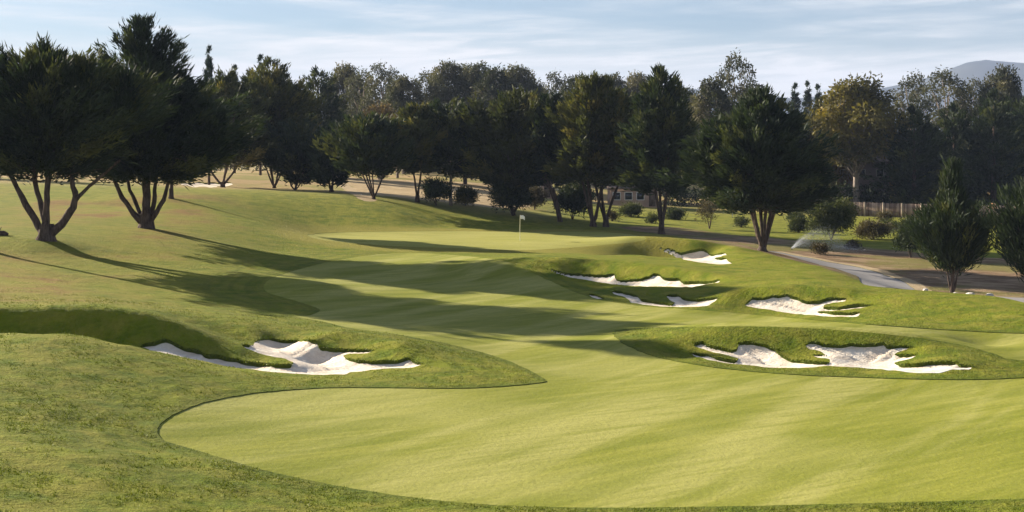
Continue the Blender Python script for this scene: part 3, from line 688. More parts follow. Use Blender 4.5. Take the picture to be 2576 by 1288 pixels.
# first cypress (left edge): stems splay like a hand
t1 = near_cypress(116, 604, 'wide multi stemmed cypress with splayed trunks at the left edge of the slope', 0.025,
  [(0.30, 0.10, (-0.7, 0.1, 1.2), (-1.9, 0.3, 3.2), (-3.0, 0.4, 5.4)),
   (0.26, 0.10, (-0.25, 0.3, 1.5), (-0.9, 0.6, 3.6), (-1.3, 0.8, 6.5)),
   (0.30, 0.10, (0.05, -0.1, 1.6), (0.15, -0.2, 3.6), (0.25, 0.0, 8.0)),
   (0.32, 0.10, (0.95, 0.0, 1.0), (1.75, 0.1, 2.4), (1.55, 0.2, 3.7), (1.7, 0.3, 6.5)),
   (0.18, 0.07, (1.2, 0.1, 1.35), (2.0, 0.0, 2.7), (3.4, -0.2, 3.9), (4.6, -.3, 4.9))],
  [(4.1, 3.8), (4.6, 5.6), (5.5, 6.3), (7.0, 6.5), (8.6, 6.1), (9.6, 5.2), (10.3, 3.6), (10.9, 1.2)], 190, 78, 0.60, 0.095, 11, M_cyp, ctr=(-0.4, 0.2), up=(0.02, 0.75), trunk=(0.46, 1.0), spikes=.4, leaders=((-3.2, .5, 8.2, 11.3, 1.5), (-.3, .3, 8.2, 11.9, 1.5), (2.3, -.4, 7.6, 10.9, 1.4), (4.6, .3, 7.0, 10.3, 1.4)), loc=atd(116, 79.5), asym=lambda p, h: 1.0 - (0.34 + (0.14 if sin(p) < 0 else 0)) * sin(p) ** 2)
t2 = near_cypress(368, 574, 'tall pointed cypress with several trunks, tallest tree on the left slope', 0.0275,
  [(0.30, 0.10, (-0.9, 0.0, 1.1), (-2.0, 0.2, 2.7), (-2.8, 0.3, 4.6)),
   (0.22, 0.08, (-0.6, 0.3, 1.3), (-1.3, 0.5, 2.8), (-1.9, 0.6, 4.8)),
   (0.38, 0.16, (0.0, 0.0, 1.8), (-0.1, 0.1, 4.5), (-0.5, 0.1, 8.0), (-0.9, 0, 13.0)),
   (0.22, 0.09, (0.45, 0.2, 1.6), (0.55, 0.3, 3.2), (0.9, 0.3, 5.2)),
   (0.26, 0.09, (0.7, -0.1, 1.1), (1.4, -0.1, 2.5), (1.9, -0.1, 4.6))],
  [(3.5, 4.4), (4.1, 6.0), (5.0, 6.5), (6.5, 6.2), (8.0, 5.4), (9.5, 4.7), (11.0, 3.5), (12.5, 2.3), (14.0, 1.1), (15.1, 0.3)], 240, 78, 0.60, 0.095, 12, M_cyp, ctr=(-0.3, 0.1), up=(0.0, 1.05), trunk=(0.48, 1.1), spikes=.4, leaders=((2.3, .2, 7.5, 11.0, 1.5), (4.2, -.3, 5.5, 9.0, 1.6), (-2.2, .4, 8.0, 11.4, 1.4), (-3.9, 0, 6.0, 9.2, 1.5)),
  loc=atd(368, 94), asym=lambda p, h: (1.05 + 0.15 * cos(p) * (1 - h)) * (1 - (0.34 + (0.14 if sin(p) < 0 else 0)) * sin(p) ** 2))
# ------------------------------------------------------------------ rough grass blades near the viewer and along the bunker lips
rng = np.random.RandomState(77)
i_ = rng.randint(0, NR - 1, 260000); j_ = rng.randint(9, NC - 10, 260000)
x_ = GX[i_, j_] + rng.uniform(-.05, .05, 260000); y_ = GY[i_, j_] + rng.uniform(-.08, .08, 260000)
k_ = (fF[i_, j_] < -.12) & (fB[i_, j_] < -.12) & (fG[i_, j_] < -1) & (fD[i_, j_] < -1) & (y_ > 23) & (y_ < 60)
k_ &= (fbm(x_ / 1.1, y_ / 1.1, 51, 3) + rng.uniform(-.45, .45, 260000)) > .12
i_, j_, x_, y_ = i_[k_], j_[k_], x_[k_], y_[k_]; z_ = Z_rough[i_, j_] + CZ - .01
P = np.repeat(np.stack([x_, y_, z_], 1), 3, 0); m = len(P); P[:, :2] += rng.normal(size=(m, 2)) * .035
D = rng.normal(size=(m, 3)) * .45 + np.array([.15, -.1, 1.0])
V1, F1 = tris(P, D, rng.uniform(.035, .085, m), rng.uniform(.015, .03, m), rng); t1_ = np.repeat(np.clip(rng.normal(.45, .2, m), 0, 1), 3)
M_blade = leaf_mat('grass_blades', (0.085, 0.115, 0.008), (0.15, 0.175, 0.015), (0.24, 0.235, 0.04), .15)
o = link('rough_grass', np_mesh('rough_grass', V1, F1, False, {'tint': t1_}), M_blade); tag(o, 'longer rough grass blades over the near slope and mounds', 'grass', None, 'stuff')
sg = np.array(segB); mp_ = (TAB[sg[:, 0]] + TAB[sg[:, 1]]) / 2; ln = np.linalg.norm(TAB[sg[:, 0], :2] - TAB[sg[:, 1], :2], axis=1)
bk = back[np.clip(np.searchsorted(rowd, mp_[:, 1]), 0, NR - 1), np.clip(np.searchsorted(colx, HX + F * mp_[:, 0] / mp_[:, 1]), 0, NC - 1)]
rep_ = (np.clip((ln / .012 * 45 / mp_[:, 1]).astype(int), 1, 14) * (bk > .25)).astype(int); mp2 = np.repeat(mp_, rep_, 0); m = len(mp2)
P = np.stack([mp2[:, 0], mp2[:, 1], mp2[:, 2] + CZ - .02], 1) + rng.normal(size=(m, 3)) * np.array([.05, .05, .008]); D = rng.normal(size=(m, 3)) * .6 + np.array([0, -.25, .45])
V1, F1 = tris(P, D, rng.uniform(.05, .13, m), rng.uniform(.025, .05, m), rng); t1_ = np.repeat(np.clip(rng.normal(.3, .2, m), 0, 1), 3)
o = link('lip_grass', np_mesh('lip_grass', V1, F1, False, {'tint': t1_}), M_blade); tag(o, 'ragged fringe of grass hanging over the bunker lips', 'grass', None, 'stuff')

# ------------------------------------------------------------------ trees of the middle distance
SHAPES = {
 'round': [(0, .55), (.12, .88), (.35, 1.0), (.6, .93), (.8, .68), (.93, .38), (1, .12)],
 'cone':  [(0, .7), (.12, 1.0), (.35, .86), (.6, .6), (.8, .34), (.93, .16), (1, .04)],
 'flat':  [(0, .45), (.2, .85), (.45, 1.0), (.7, 1.0), (.88, .78), (1, .4)],
 'umb': [(0, .88), (.08, 1.0), (.3, .97), (.55, .82), (.75, .58), (.9, .32), (1, .1)],
 'egg':   [(0, .5), (.15, .85), (.35, 1.0), (.55, .9), (.75, .62), (.9, .33), (1, .06)],
}
def mid_tree(px, py, top, hw, cby, label, seed, mat=M_cyp, nst=4, shape='round', dx=0, nb=110, per=40, kw=0.15, kl=0.6, up=(0.1, 0.9), tr=0.26, lean=0, name='cypress_tree', spread=.5, dmin=10, loc=None, trunk_mat=M_bark, spikes=.2, kper=5, cat='tree', group=None, nlead=4):
    rng = np.random.RandomState(seed); loc = loc or place(px, py, dmin); d = loc[1]; s_ = d / F; hw *= 1.04; cby += 8
    H = CZ + (HY - top) * s_ - loc[2]; hb = max(0.4, CZ + (HY - cby) * s_ - loc[2]); R = hw * s_; cx = dx * s_
    root = empty(name, loc); tag(root, label, cat, group)
    th = max(0.25, hb * ((.28 if nst < 5 else .13) if nst > 1 else .9))
    v, f = tube([(0, 0, -.3), (0, 0, 0), (lean * th * .4, 0, th * .5), (lean * th, 0, th)], [tr * 1.7, tr * 1.35, tr * 1.05, tr * .9], 9, rng)
    link('trunk', np_mesh('trunk', v, f, True), trunk_mat, root)
    for k in range(nst):
        a_ = 2 * pi * (k + rng.uniform(-.3, .3)) / nst + .4; ex = cos(a_) * R * spread; ey = sin(a_) * R * spread
        if nst == 1: ex, ey = cx + lean * hb, 0
        stem(root, rng, [(lean * th * .5, 0, th * .4), (ex * .35 + lean * th, ey * .35, th + (hb - th) * .45), (ex * .8 + cx * .3 + lean * hb, ey * .8, hb + .15 * (H - hb)), (ex + cx * .8 + lean * hb, ey, hb + .55 * (H - hb))],
             tr * (.62 if nst > 1 else .9), tr * .25, trunk_mat, 7)
    prof = [(hb + a_ * (H - hb), max(.15, R * b_)) for a_, b_ in SHAPES[shape]]
    parts, lines = cypress_crown(rng, prof, nb, per, kl, kw, up, (cx + lean * hb, 0), kper=kper, spikes=spikes)
    for q in range(nlead):
        a_ = rng.uniform(0, 2 * pi); ro = R * rng.uniform(.35, .68); rl = R * rng.uniform(.28, .42); ht = H * rng.uniform(.80, 1.0) - (.08 * H if ro > .5 * R else 0); h0 = hb + (ht - hb) * .45
        p2, l2 = cypress_crown(rng, [(h0, rl * .8), (h0 + .25 * (ht - h0), rl), (h0 + .6 * (ht - h0), rl * .7), (h0 + .88 * (ht - h0), rl * .3), (ht, .08)], max(16, nb // 6), int(per * .7), kl, kw, (up[0] + .2, up[1] + .2), (cx + lean * hb + cos(a_) * ro, sin(a_) * ro), kper=kper, spikes=.35)
        parts += p2; lines += l2
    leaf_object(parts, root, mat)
    v, f = join(bough_tubes(lines, rng, 3)); tag(link('branches', np_mesh('branches', v, f), trunk_mat, root), None, None, None, 'stuff')
    return root
mid_tree(690, 485, 152, 120, 405, 'dark cypress with a cluster of thin trunks right of the tall pointed cypress', 21, M_cyp2, 6, 'egg', -10, 130, 42, spread=.35, tr=.2, loc=atd(690, 156))
mid_tree(560, 487, 175, 125, 410, 'shaggy dark cypress half hidden behind the tall pointed cypress', 22, M_cyp2, 4, 'cone', 15, 120, 42, loc=atd(560, 150))
mid_tree(742, 485, 320, 85, 452, 'low dark cypress with bunched stems at the end of the left grass crest', 23, M_cyp, 5, 'flat', 10, 80, 40, spread=.35, tr=.16, loc=atd(742, 150))
mid_tree(834, 488, 325, 62, 455, 'narrow dark cypress at the left side of the pale track behind the crest', 35, M_cyp, 2, 'round', 0, 60, 38, tr=.3, spread=.2, loc=atd(834, 146))
mid_tree(940, 501, 298, 108, 428, 'small vase shaped cypress with fanned stems on the bare ground left of the slim trunks', 24, M_cyp, 6, 'round', -5, 90, 42, spread=.4, tr=.17)
mid_tree(1050, 508, 262, 78, 425, 'narrow olive cypress directly left of the pale slim trunk', 25, M_cyp2, 2, 'egg', 0, 80, 40, tr=.22, spread=.2)
mid_tree(1134, 517, 262, 92, 428, 'olive tree on a single pale slim trunk behind the crest', 26, M_cyp, 1, 'round', 0, 85, 42, tr=.14, trunk_mat=M_ebark)
mid_tree(1292, 541, 235, 128, 462, 'broad bushy cypress behind the flagstick with low stems', 27, M_cyp2, 5, 'round', 0, 130, 44, tr=.2, spread=.35)
mid_tree(1409, 558, 240, 80, 455, 'slim cypress on a slanting trunk right of the flagstick', 28, M_cyp, 1, 'egg', 0, 90, 40, tr=.2, lean=-.22)
mid_tree(1492, 570, 190, 95, 455, 'big dark cypress with a fat dark trunk cluster right of the flagstick', 29, M_cyp2, 5, 'umb', -5, 130, 44, tr=.3, spread=.45, up=(-.05, .95))
mid_tree(1524, 571, 230, 105, 452, 'olive topped cypress pressed against the right side of the fat trunk cluster', 30, M_cyp2, 3, 'umb', 25, 110, 44, tr=.28, spread=.45, up=(-.05, .95))
mid_tree(1664, 589, 178, 90, 475, 'tall spiky cypress behind the bunker at the right end of the green', 31, M_cyp, 4, 'umb', -5, 130, 46, tr=.28, spread=.3, spikes=.35, up=(0, 1.1))
mid_tree(1918, 631, 240, 165, 520, 'huge spreading cypress with grouped dark trunks beside the cart path', 32, M_cyp, 6, 'umb', -5, 210, 56, kw=.13, kl=.58, tr=.3, spread=.28, up=(-.05, .95))
# cypress behind the crest whose shadow crosses the far green; slim trees out of frame on the left slope
near_cypress(430, 498, 'leaning slim cypress hidden behind the tall pointed cypress', .03, [(.17, .08, (.1, 0, 2.2), (.1, 0, 5.5), (0, 0, 8.5))],
   [(4.2, .8), (5.0, 1.7), (6.5, 2.0), (8.2, 1.6), (9.6, .9), (10.4, .2)], 60, 44, .6, .14, 33, M_cyp, trunk=(.2, .9), loc=place(430, 499))
pp = hit(0, 640); bx, by = pp[0] - SH[0] * 7.5, pp[1] - SH[1] * 7.5
near_cypress(0, 0, 'slender bare trunked pine outside the left edge that throws the thin long shadow', .03, [(.22, .12, (.1, 0, 4), (.0, 0, 9), (0, 0, 14.2))],
   [(13.4, .4), (14.2, .9), (15.2, .8), (16.2, .2)], 24, 24, .5, .14, 34, M_cyp, trunk=(.24, .9), loc=(bx, by, ground_z(bx, by) - .05), name='pine_tree')

# young upswept cypresses on the right
def young(px, py, H, prof, label, seed, nb=120, per=46, up=(.6, 1.25), loc=None, dmin=10, mat=M_cyp, kl=.5, kw=.075, kper=6, stems_=2):
    rng = np.random.RandomState(seed); loc = loc or place(px, py, dmin)
    root = empty('young_cypress', loc); tag(root, label, 'tree')
    v, f = tube([(0, 0, -.2), (0, 0, .3), (.03, 0, 1.0), (0, 0, H * .5), (0, 0, H * .93)], [.17, .14, .12, .07, .015], 8, rng); link('trunk', np_mesh('trunk', v, f, True), M_bark, root)
    for k in range(stems_): stem(root, rng, [(0, 0, .15), ((-.16, .2, .1)[k % 3], (.05, -.1, .2)[k % 3], .9), ((-.5, .55, .3)[k % 3], (.1, -.2, .5)[k % 3], H * .42)], .08, .03, sides=6)
    parts, lines = cypress_crown(rng, prof, nb, per, kl, kw, up, kper=kper, inner=.2, spikes=.6)
    leaf_object(parts, root, mat); v, f = join(bough_tubes(lines, rng, 2, .03)); tag(link('branches', np_mesh('branches', v, f), M_bark, root), None, None, None, 'stuff')
    return root
young(2395, 747, 7.6, [(1.7, .3), (2.3, 1.35), (3.2, 2.15), (4.0, 2.1), (4.7, 1.2), (5.4, .55), (6.5, .4), (7.6, .15)], 'young upswept cypress with a narrow top standing by the white rocks', 41, 120, 50, loc=atd(2395, 75.5))
young(2625, 752, 7.2, [(1.2, .6), (1.8, 1.7), (2.8, 2.7), (3.8, 2.6), (4.8, 1.8), (6.0, 1.0), (7.2, .3)], 'young spiky cypress cut by the right edge of the picture', 42, 150, 50, dmin=72)

# ------------------------------------------------------------------ shrubs
def shrub(px, py, w, h, label, seed, mat=M_bush, kl=.3, kw=.07, dmin=10, n_l=11, per=300, cat='shrub', name='shrub', up=.35, loc=None):
    rng = np.random.RandomState(seed); loc = loc or place(px, py, dmin); s_ = loc[1] / F; R = w * s_ / 2; H = h * s_
    root = empty(name, loc); tag(root, label, cat)
    lobes = []
    for k in range(n_l):
        a_ = rng.uniform(0, 2 * pi); rr = R * .55 * sqrt(rng.rand()); zz = H * rng.uniform(.3, .78) * (1 - .3 * rr / R)
        lobes.append(((cos(a_) * rr, sin(a_) * rr, zz), R * rng.uniform(.38, .55)))
    leaf_object(lobe_crown(rng, lobes, per * 2 / max(.5, R) ** .3, kl, kw, up, 5, fill=.3), root, mat, 'foliage')
    st = [tube([(0, 0, -.1), (l[0][0] * .4, l[0][1] * .4, l[0][2] * .5), l[0]], [.05, .03, .01], 5) for l in lobes[:5]]
    v, f = join(st); tag(link('stems', np_mesh('stems', v, f), M_bark, root), None, None, None, 'stuff'); return root
shrub(1098, 517, 84, 82, 'dark bush filling the gap left of the pale slim trunk', 51, M_cyp, .4, .1)
shrub(1170, 517, 60, 50, 'small pale green bush right of the pale slim trunk', 52, M_cyp2, .4, .1)
shrub(1290, 543, 120, 95, 'dark low bush under the broad cypress behind the flagstick', 53, M_cyp, .4, .1)
shrub(1440, 552, 110, 110, 'dark upright bush between the slanting trunk and the fat trunk cluster', 54, M_cyp, .45, .11, 135)
shrub(2090, 603, 135, 118, 'round green bush beside the drifting sprinkler spray', 55, M_bush, .34, .09, 100, 16)
shrub(2195, 602, 96, 44, 'low brownish bush between the round green bush and the young cypress', 56, M_brownb, .3, .08, 100)
shrub(2292, 648, 92, 118, 'upright green bush just left of the young upswept cypress', 57, M_cyp, .34, .08, 85, 14)
shrub(1785, 575, 96, 100, 'brown half bare bush left of the huge spreading cypress', 58, M_brownb, .34, .07, 120, 9, 110)
shrub(1585, 545, 70, 34, 'low dark bush in the lit grass left of the spiky cypress', 59, M_bush, .3, .08, 130)
shrub(1700, 553, 60, 24, 'flat green bush in the lit grass right of the spiky cypress', 60, M_bush, .3, .08, 140)
shrub(1345, 527, 70, 60, 'pale dry bush behind the flagstick cypress', 61, M_brownb, .34, .08, 140)
shrub(2360, 590, 70, 40, 'dark bush in front of the plank fence', 62, M_bush, .3, .08, 130)
for k, (px, py, w, h, mt, lb) in enumerate([(1640, 562, 46, 22, M_bush, 'small flat bush between the fat trunk cluster and the spiky cypress'), (2062, 640, 52, 26, M_brownb, 'low dry bush on the path side of the sprinkler spray'),
   (2245, 582, 60, 30, M_bush, 'low green bush right of the low brownish bush'), (2335, 612, 56, 34, M_bush, 'dark bush on the dirt left of the young upswept cypress'), (2455, 590, 70, 44, M_cyp, 'dark bush seen between the two young cypresses'),
   (2150, 628, 44, 18, M_brownb, 'tiny dry bush on the dirt below the round green bush'), (1865, 572, 50, 26, M_bush, 'low bush in the lit grass left of the huge spreading cypress'), (2000, 556, 60, 22, M_bush, 'flat bush in the lit grass right of the huge spreading cypress'),
   (2225, 560, 54, 24, M_brownb, 'dry weeds right below the plank fence'), (1540, 556, 44, 26, M_brownb, 'dry bush beside the right foot of the fat trunk cluster')]):
    shrub(px, py, w, h, lb, 90 + k, mt, .28, .07, 100, 8, 200)
shrub(2010, 585, 60, 40, 'small green bush left of the round green bush', 63, M_bush, .3, .08, 115)

# ------------------------------------------------------------------ background trees (masters are placed, then copied)
def euc_master(seed, H, R, airy=.0, mat=M_euc, nl=44, kl=.62, kw=.26, tone=.38, per=150, name='eucalyptus_tree', zlow=.22):
    rng = np.random.RandomState(seed); root = empty(name, (0, 0, 0))
    v, f = tube([(0, 0, -.4), (.1, 0, H * .18), (-.1, .1, H * .45), (.1, 0, H * .8)], [.45, .36, .26, .1], 8, rng); link('trunk', np_mesh('trunk', v, f, True), M_ebark, root)
    lobes = []; limbs = []
    for k in range(nl):
        hn = zlow + (1 - zlow) * (k + .5) / nl; prof_ = sin(pi * min(1, (hn - zlow * .6) / (1 - zlow * .6)) ** 1.25) ** .55 if hn < .97 else .25
        a_ = k * 2.4 + rng.uniform(-.5, .5); rr = R * prof_ * rng.uniform(.45, 1.0); r = rng.uniform(1.1, 2.1) * (1 - airy * .35) * R / 5.5
        c_ = np.array([cos(a_) * rr, sin(a_) * rr, hn * H * .95]); lobes.append((tuple(c_), r))
        limbs.append(tube([(0, 0, hn * H * .55), (c_[0] * .5, c_[1] * .5, hn * H * .78), tuple(c_)], [.14, .09, .04], 4))
    leaf_object(lobe_crown(rng, lobes, per * (1 - airy * .4), kl, kw, -.35, 5, tone=tone), root, mat)
    v, f = join(limbs); tag(link('limbs', np_mesh('limbs', v, f), M_ebark, root), None, None, None, 'stuff'); return root
def conifer_master(seed, H, R):
    rng = np.random.RandomState(seed); root = empty('conifer_tree', (0, 0, 0))
    v, f = tube([(0, 0, -.4), (0, 0, H * .5), (0, 0, H)], [.3, .16, .02], 7); link('trunk', np_mesh('trunk', v, f, True), M_bark, root)
    parts, _ = cypress_crown(rng, [(H * .12, R), (H * .4, R * .72), (H * .7, R * .38), (H * .88, R * .16), (H * .97, R * .05), (H, R * .02)], 170, 34, .5, .16, (-.1, .5), kper=4, spikes=.15)
    leaf_object(parts, root, M_con); return root
def cyp_master(seed, H, R, mat=M_cyp):
    rng = np.random.RandomState(seed); root = empty('cypress_tree', (0, 0, 0))
    v, f = tube([(0, 0, -.4), (0, 0, H * .3), (0, 0, H * .9)], [.4, .3, .06], 7); link('trunk', np_mesh('trunk', v, f, True), M_bark, root)
    parts, _ = cypress_crown(rng, [(H * (.08 + .92 * a_), max(.2, R * b_)) for a_, b_ in SHAPES['egg']], 120, 36, .7, .2, (.0, .8), kper=4, spikes=.2)
    leaf_object(parts, root, mat); return root
MAST = {'E1': euc_master(101, 20, 5.6), 'E2': euc_master(102, 20, 6.2, nl=40), 'E3': euc_master(103, 20, 5.2, airy=.7, nl=30), 'E4': euc_master(104, 20, 4.2, nl=40, tone=.25),
        'R': euc_master(105, 14, 4.2, mat=M_rust, nl=32, airy=.3), 'G': euc_master(106, 16, 5.2, mat=M_gold, nl=40, per=150, tone=.5, zlow=.42),
        'K': conifer_master(107, 18, 3.0), 'C': cyp_master(108, 16, 5.5), 'D': cyp_master(109, 14, 5.0, M_cyp2)}
MH = {'E1': 20.2, 'E2': 20.2, 'E3': 20.0, 'E4': 20.0, 'R': 14.2, 'G': 16.2, 'K': 18, 'C': 16.3, 'D': 14.3}
used = {}
def bg_tree(kind, px, d, top, label, wide=1.0, group=None, rz=None):
    loc = atd(px, d); H = CZ + (HY - top) / F * d - loc[2]; s_ = H / MH[kind]; r_ = (px * 1.7) % 6.28 if rz is None else rz
    sc = (s_ * wide, s_ * wide, s_)
    m = MAST[kind]
    if kind not in used: used[kind] = 1; m.location = loc; m.rotation_euler = (0, 0, r_); m.scale = sc; r = m
    else: r = copy_tree(m, loc, r_, sc)
    tag(r, label, 'tree', group); return r
WG = 'trees of the wood behind the course'
bg_tree('K', 526, 158, 118, 'thin dark conifer spire rising between the left cypresses and the wood', .62, WG)
bg_tree('K', 590, 207, 165, 'short conifer spire just right of the thinnest spire', .8, WG)
bg_tree('K', 655, 192, 140, 'conifer spire above the dark cypress with clustered thin trunks', .7, WG)
bg_tree('E1', 715, 247, 196, 'hazy eucalyptus at the left end of the wood', .7, WG)
bg_tree('C', 800, 197, 172, 'big rounded dark cypress standing in front of the grey eucalyptuses', .98, WG)
bg_tree('E2', 865, 267, 168, 'grey eucalyptus just right of the big rounded dark cypress', .75, WG)
bg_tree('E3', 915, 257, 178, 'open grey eucalyptus with sky showing through, left of the rusty tree', .85, WG)
bg_tree('E3', 965, 247, 160, 'tallest airy eucalyptus in the left half of the wood', .85, WG, 2.2)
bg_tree('E1', 1015, 227, 190, 'eucalyptus with a domed top behind the rusty tree', .8, WG)
bg_tree('R', 955, 197, 258, 'rusty brown leaved tree above the small vase shaped cypress', .9, WG)
bg_tree('R', 1000, 204, 285, 'lower rusty tree beside the narrow olive cypress', .8, WG)
bg_tree('E3', 1075, 262, 182, 'thin eucalyptus in the dip of the skyline left of centre', .8, WG, 4.0)
bg_tree('E2', 1130, 247, 163, 'broad domed eucalyptus on the skyline above the pale slim trunk', .8, WG)
bg_tree('E1', 1195, 257, 158, 'highest domed eucalyptus in the middle of the wood', .8, WG)
bg_tree('E4', 1245, 237, 170, 'dark eucalyptus right of the highest domed one', 1.0, WG)
bg_tree('E2', 1300, 252, 172, 'wide dark eucalyptus above the broad bushy cypress', .78, WG)
bg_tree('D', 1170, 200, 262, 'olive cypress in front of the domed eucalyptuses', 1.0, WG)
bg_tree('D', 1245, 192, 255, 'olive cypress behind the left side of the broad bushy cypress', .9, WG)
bg_tree('E4', 1345, 267, 205, 'small eucalyptus shoulder left of the skyline notch', .9, WG)
bg_tree('E3', 1405, 257, 182, 'airy eucalyptus right of the skyline notch', .8, WG)
bg_tree('E4', 1455, 237, 190, 'eucalyptus behind the big dark cypress with the fat trunk cluster', .9, WG)
bg_tree('E1', 1535, 262, 186, 'flat topped eucalyptus left of the tall spiky cypress', .85, WG)
bg_tree('E2', 1600, 267, 190, 'grey eucalyptus touching the left side of the tall spiky cypress', .7, WG)
bg_tree('D', 1590, 197, 262, 'olive cypress filling the gap left of the tall spiky cypress', .9, WG)
bg_tree('E4', 1725, 420, 222, 'far hazy blue tree in the gap right of the tall spiky cypress', 1.0, WG)
bg_tree('E1', 1700, 380, 232, 'lower far hazy tree in the gap right of the tall spiky cypress', .8, WG)
bg_tree('E4', 1785, 185, 198, 'dark green eucalyptus left of the tallest airy one on the right', .85, WG)
bg_tree('E3', 1848, 205, 136, 'tall thin eucalyptus rising above the huge spreading cypress', .62, WG, 1.0)
bg_tree('E4', 1905, 200, 212, 'eucalyptus right of the tallest airy one on the right', .95, WG)
bg_tree('K', 2000, 225, 212, 'left of the three small conifers on the right skyline', .85, WG)
bg_tree('K', 2032, 232, 206, 'middle of the three small conifers on the right skyline', .75, WG)
bg_tree('K', 2058, 222, 214, 'right of the three small conifers on the right skyline', .75, WG)
bg_tree('C', 1985, 190, 262, 'dark cypress below the three small conifers', .9, WG)
bg_tree('G', 2155, 180, 200, 'large golden yellow tree glowing at the right', 1.0, WG)
bg_tree('R', 2085, 188, 272, 'rusty tree at the left foot of the golden yellow tree', .75, WG)
bg_tree('R', 2225, 195, 300, 'rusty tree at the right foot of the golden yellow tree', .75, WG)
bg_tree('E3', 2290, 225, 186, 'open eucalyptus right of the golden yellow tree', .75, WG)
bg_tree('E3', 2385, 215, 178, 'airy eucalyptus with spreading limbs in front of the far mountain', .95, WG, 3.0)
bg_tree('E3', 2440, 228, 200, 'small airy eucalyptus below the mountain top', .7, WG, 5.0)
bg_tree('E1', 2520, 210, 168, 'eucalyptus with a domed crown near the right edge against the mountain', .62, WG)
bg_tree('C', 2300, 178, 268, 'dark cypress right of the golden yellow tree', 1.05, WG)
bg_tree('C', 2400, 185, 262, 'dark cypress below the airy eucalyptus with spreading limbs', 1.0, WG)
bg_tree('C', 2500, 175, 228, 'tall dark cypress near the right edge of the wood', .95, WG)
bg_tree('C', 2590, 180, 235, 'dark cypress cut by the right edge of the picture', 1.0, WG)
bg_tree('C', -60, 150, 250, 'dark cypress behind the left edge cypress', 1.0, WG)
bg_tree('D', 180, 192, 300, 'olive cypress far behind the two left cypresses', 1.0, WG)
bg_tree('C', 60, 217, 330, 'small dark cypress seen through the left edge stems', 1.0, WG)
bg_tree('D', 330, 222, 320, 'small cypress behind the tall pointed cypress', 1.0, WG)
bg_tree('E1', -250, 232, 200, 'eucalyptus outside the left edge', 1.0, WG)
bg_tree('E2', 2800, 200, 200, 'eucalyptus outside the right edge', 1.0, WG)

# woodland mass behind the single trees, and the dark hedge above the fence
def mass(name, label, cat, p0, p1, n_, hlo, hhi, r, mat, seed, kl, kw, per, spread=8.0, tone=.3):
    rng = np.random.RandomState(seed); lobes = []
    for k in range(n_):
        t = rng.rand(); px = p0[0] + (p1[0] - p0[0]) * t; d = p0[1] + (p1[1] - p0[1]) * t + rng.uniform(0, spread)
        x, y, z = atd(px, d); lobes.append(((x, y, z + rng.uniform(0.1, 1) * rng.uniform(hlo, hhi)), r * rng.uniform(.7, 1.3)))
    o = leaf_object(lobe_crown(rng, lobes, per, kl, kw, -.1, 4, tone=tone), None, mat, name); tag(o, label, cat, None, 'stuff'); return o
mass('far_woodland', 'continuous dark undergrowth of the wood behind the single trees', 'woodland', (-700, 288), (2000, 288), 420, 5, 14, 2.8, M_bush, 71, .7, .3, 60, 14)
mass('far_woodland', 'dark undergrowth of the wood behind the plank fence', 'woodland', (1950, 212), (3200, 212), 300, 5, 14, 2.6, M_cyp, 72, .6, .28, 70, 16)
mass('hedge', 'dark clipped looking hedge bank above the plank fence', 'hedge', (2050, 180), (3000, 180), 150, 1.5, 4.4, 1.5, M_cyp, 73, .4, .2, 90, 4)
mass('hedge', 'low scrub line along the far side of the lit grass', 'hedge', (1660, 190), (2060, 184), 50, .8, 3.0, 1.2, M_bush, 74, .4, .2, 70, 5)

# ------------------------------------------------------------------ fence, houses, rocks
def box(x0, x1, y0, y1, z0, z1):
    V = np.array([(x, y, z) for x in (x0, x1) for y in (y0, y1) for z in (z0, z1)]); return V, np.array([(0,1,3,2),(4,6,7,5),(0,4,5,1),(2,3,7,6),(0,2,6,4),(1,5,7,3)])
def flatmat(name, a_, b_=None, sc=(1, 1, 1), rough=.9):
    g = NB(name, rough, .2); g.color(g.mix(g.rng(g.noise(g.mapped(sc), 1, 4, .6), .35, .65), a_, b_ or a_)); return g.m
g = NB('weathered_plank', .9, .2); oi_ = g.n('ShaderNodeObjectInfo')
g.color(g.mix(oi_.outputs['Random'], (.13, .085, .065), (.40, .30, .23))); M_plank = g.m
M_post = flatmat('fence_post_wood', (.42, .32, .22), (.50, .40, .30), (2, 2, 1))
def plank_fence(px0, px1, d0, d1, h, label):
    a_ = np.array(atd(px0, d0)); b_ = np.array(atd(px1, d1)); L = np.linalg.norm((b_ - a_)[:2]); ux, uy = (b_ - a_)[:2] / L
    root = empty('plank_fence', tuple(a_), math.atan2(uy, ux)); tag(root, label, 'fence')
    rng = random.Random(3); bm_ = None; pm = None; k = 0; x = 0
    while x < L:
        wx, wy = a_[0] + ux * x, a_[1] + uy * x; gz = ground_z(wx, wy) - a_[2]
        if bm_ is None: v, f = box(-.085, .085, -.012, .012, 0, h); bm_ = np_mesh('board', v, f); bm_.materials.append(M_plank)
        o = bpy.data.objects.new('board', bm_); COL.objects.link(o); o.parent = root; o.location = (x, rng.uniform(-.01, .01), gz + .05 + rng.uniform(-.03, .03)); o.rotation_euler = (0, rng.uniform(-.015, .015), 0)
        if k % 13 == 0:
            if pm is None: v, f = box(-.09, .09, -.2, -.02, -.2, h + .12); pm = np_mesh('post', v, f); pm.materials.append(M_post)
            o = bpy.data.objects.new('post', pm); COL.objects.link(o); o.parent = root; o.location = (x + .09, 0, gz)
        x += .185; k += 1
    for hz in (.35, h - .3):
        vs_ = []
        for q in np.linspace(0, L, 12): vs_.append((q, .05, ground_z(a_[0] + ux * q, a_[1] + uy * q) - a_[2] + hz))
        v, f = tube(vs_, [.05] * 12, 4); link('rail', np_mesh('rail', v, f), M_plank, root)
plank_fence(2128, 2560, 171, 160, 1.75, 'weathered plank fence with pale posts below the dark hedge bank')
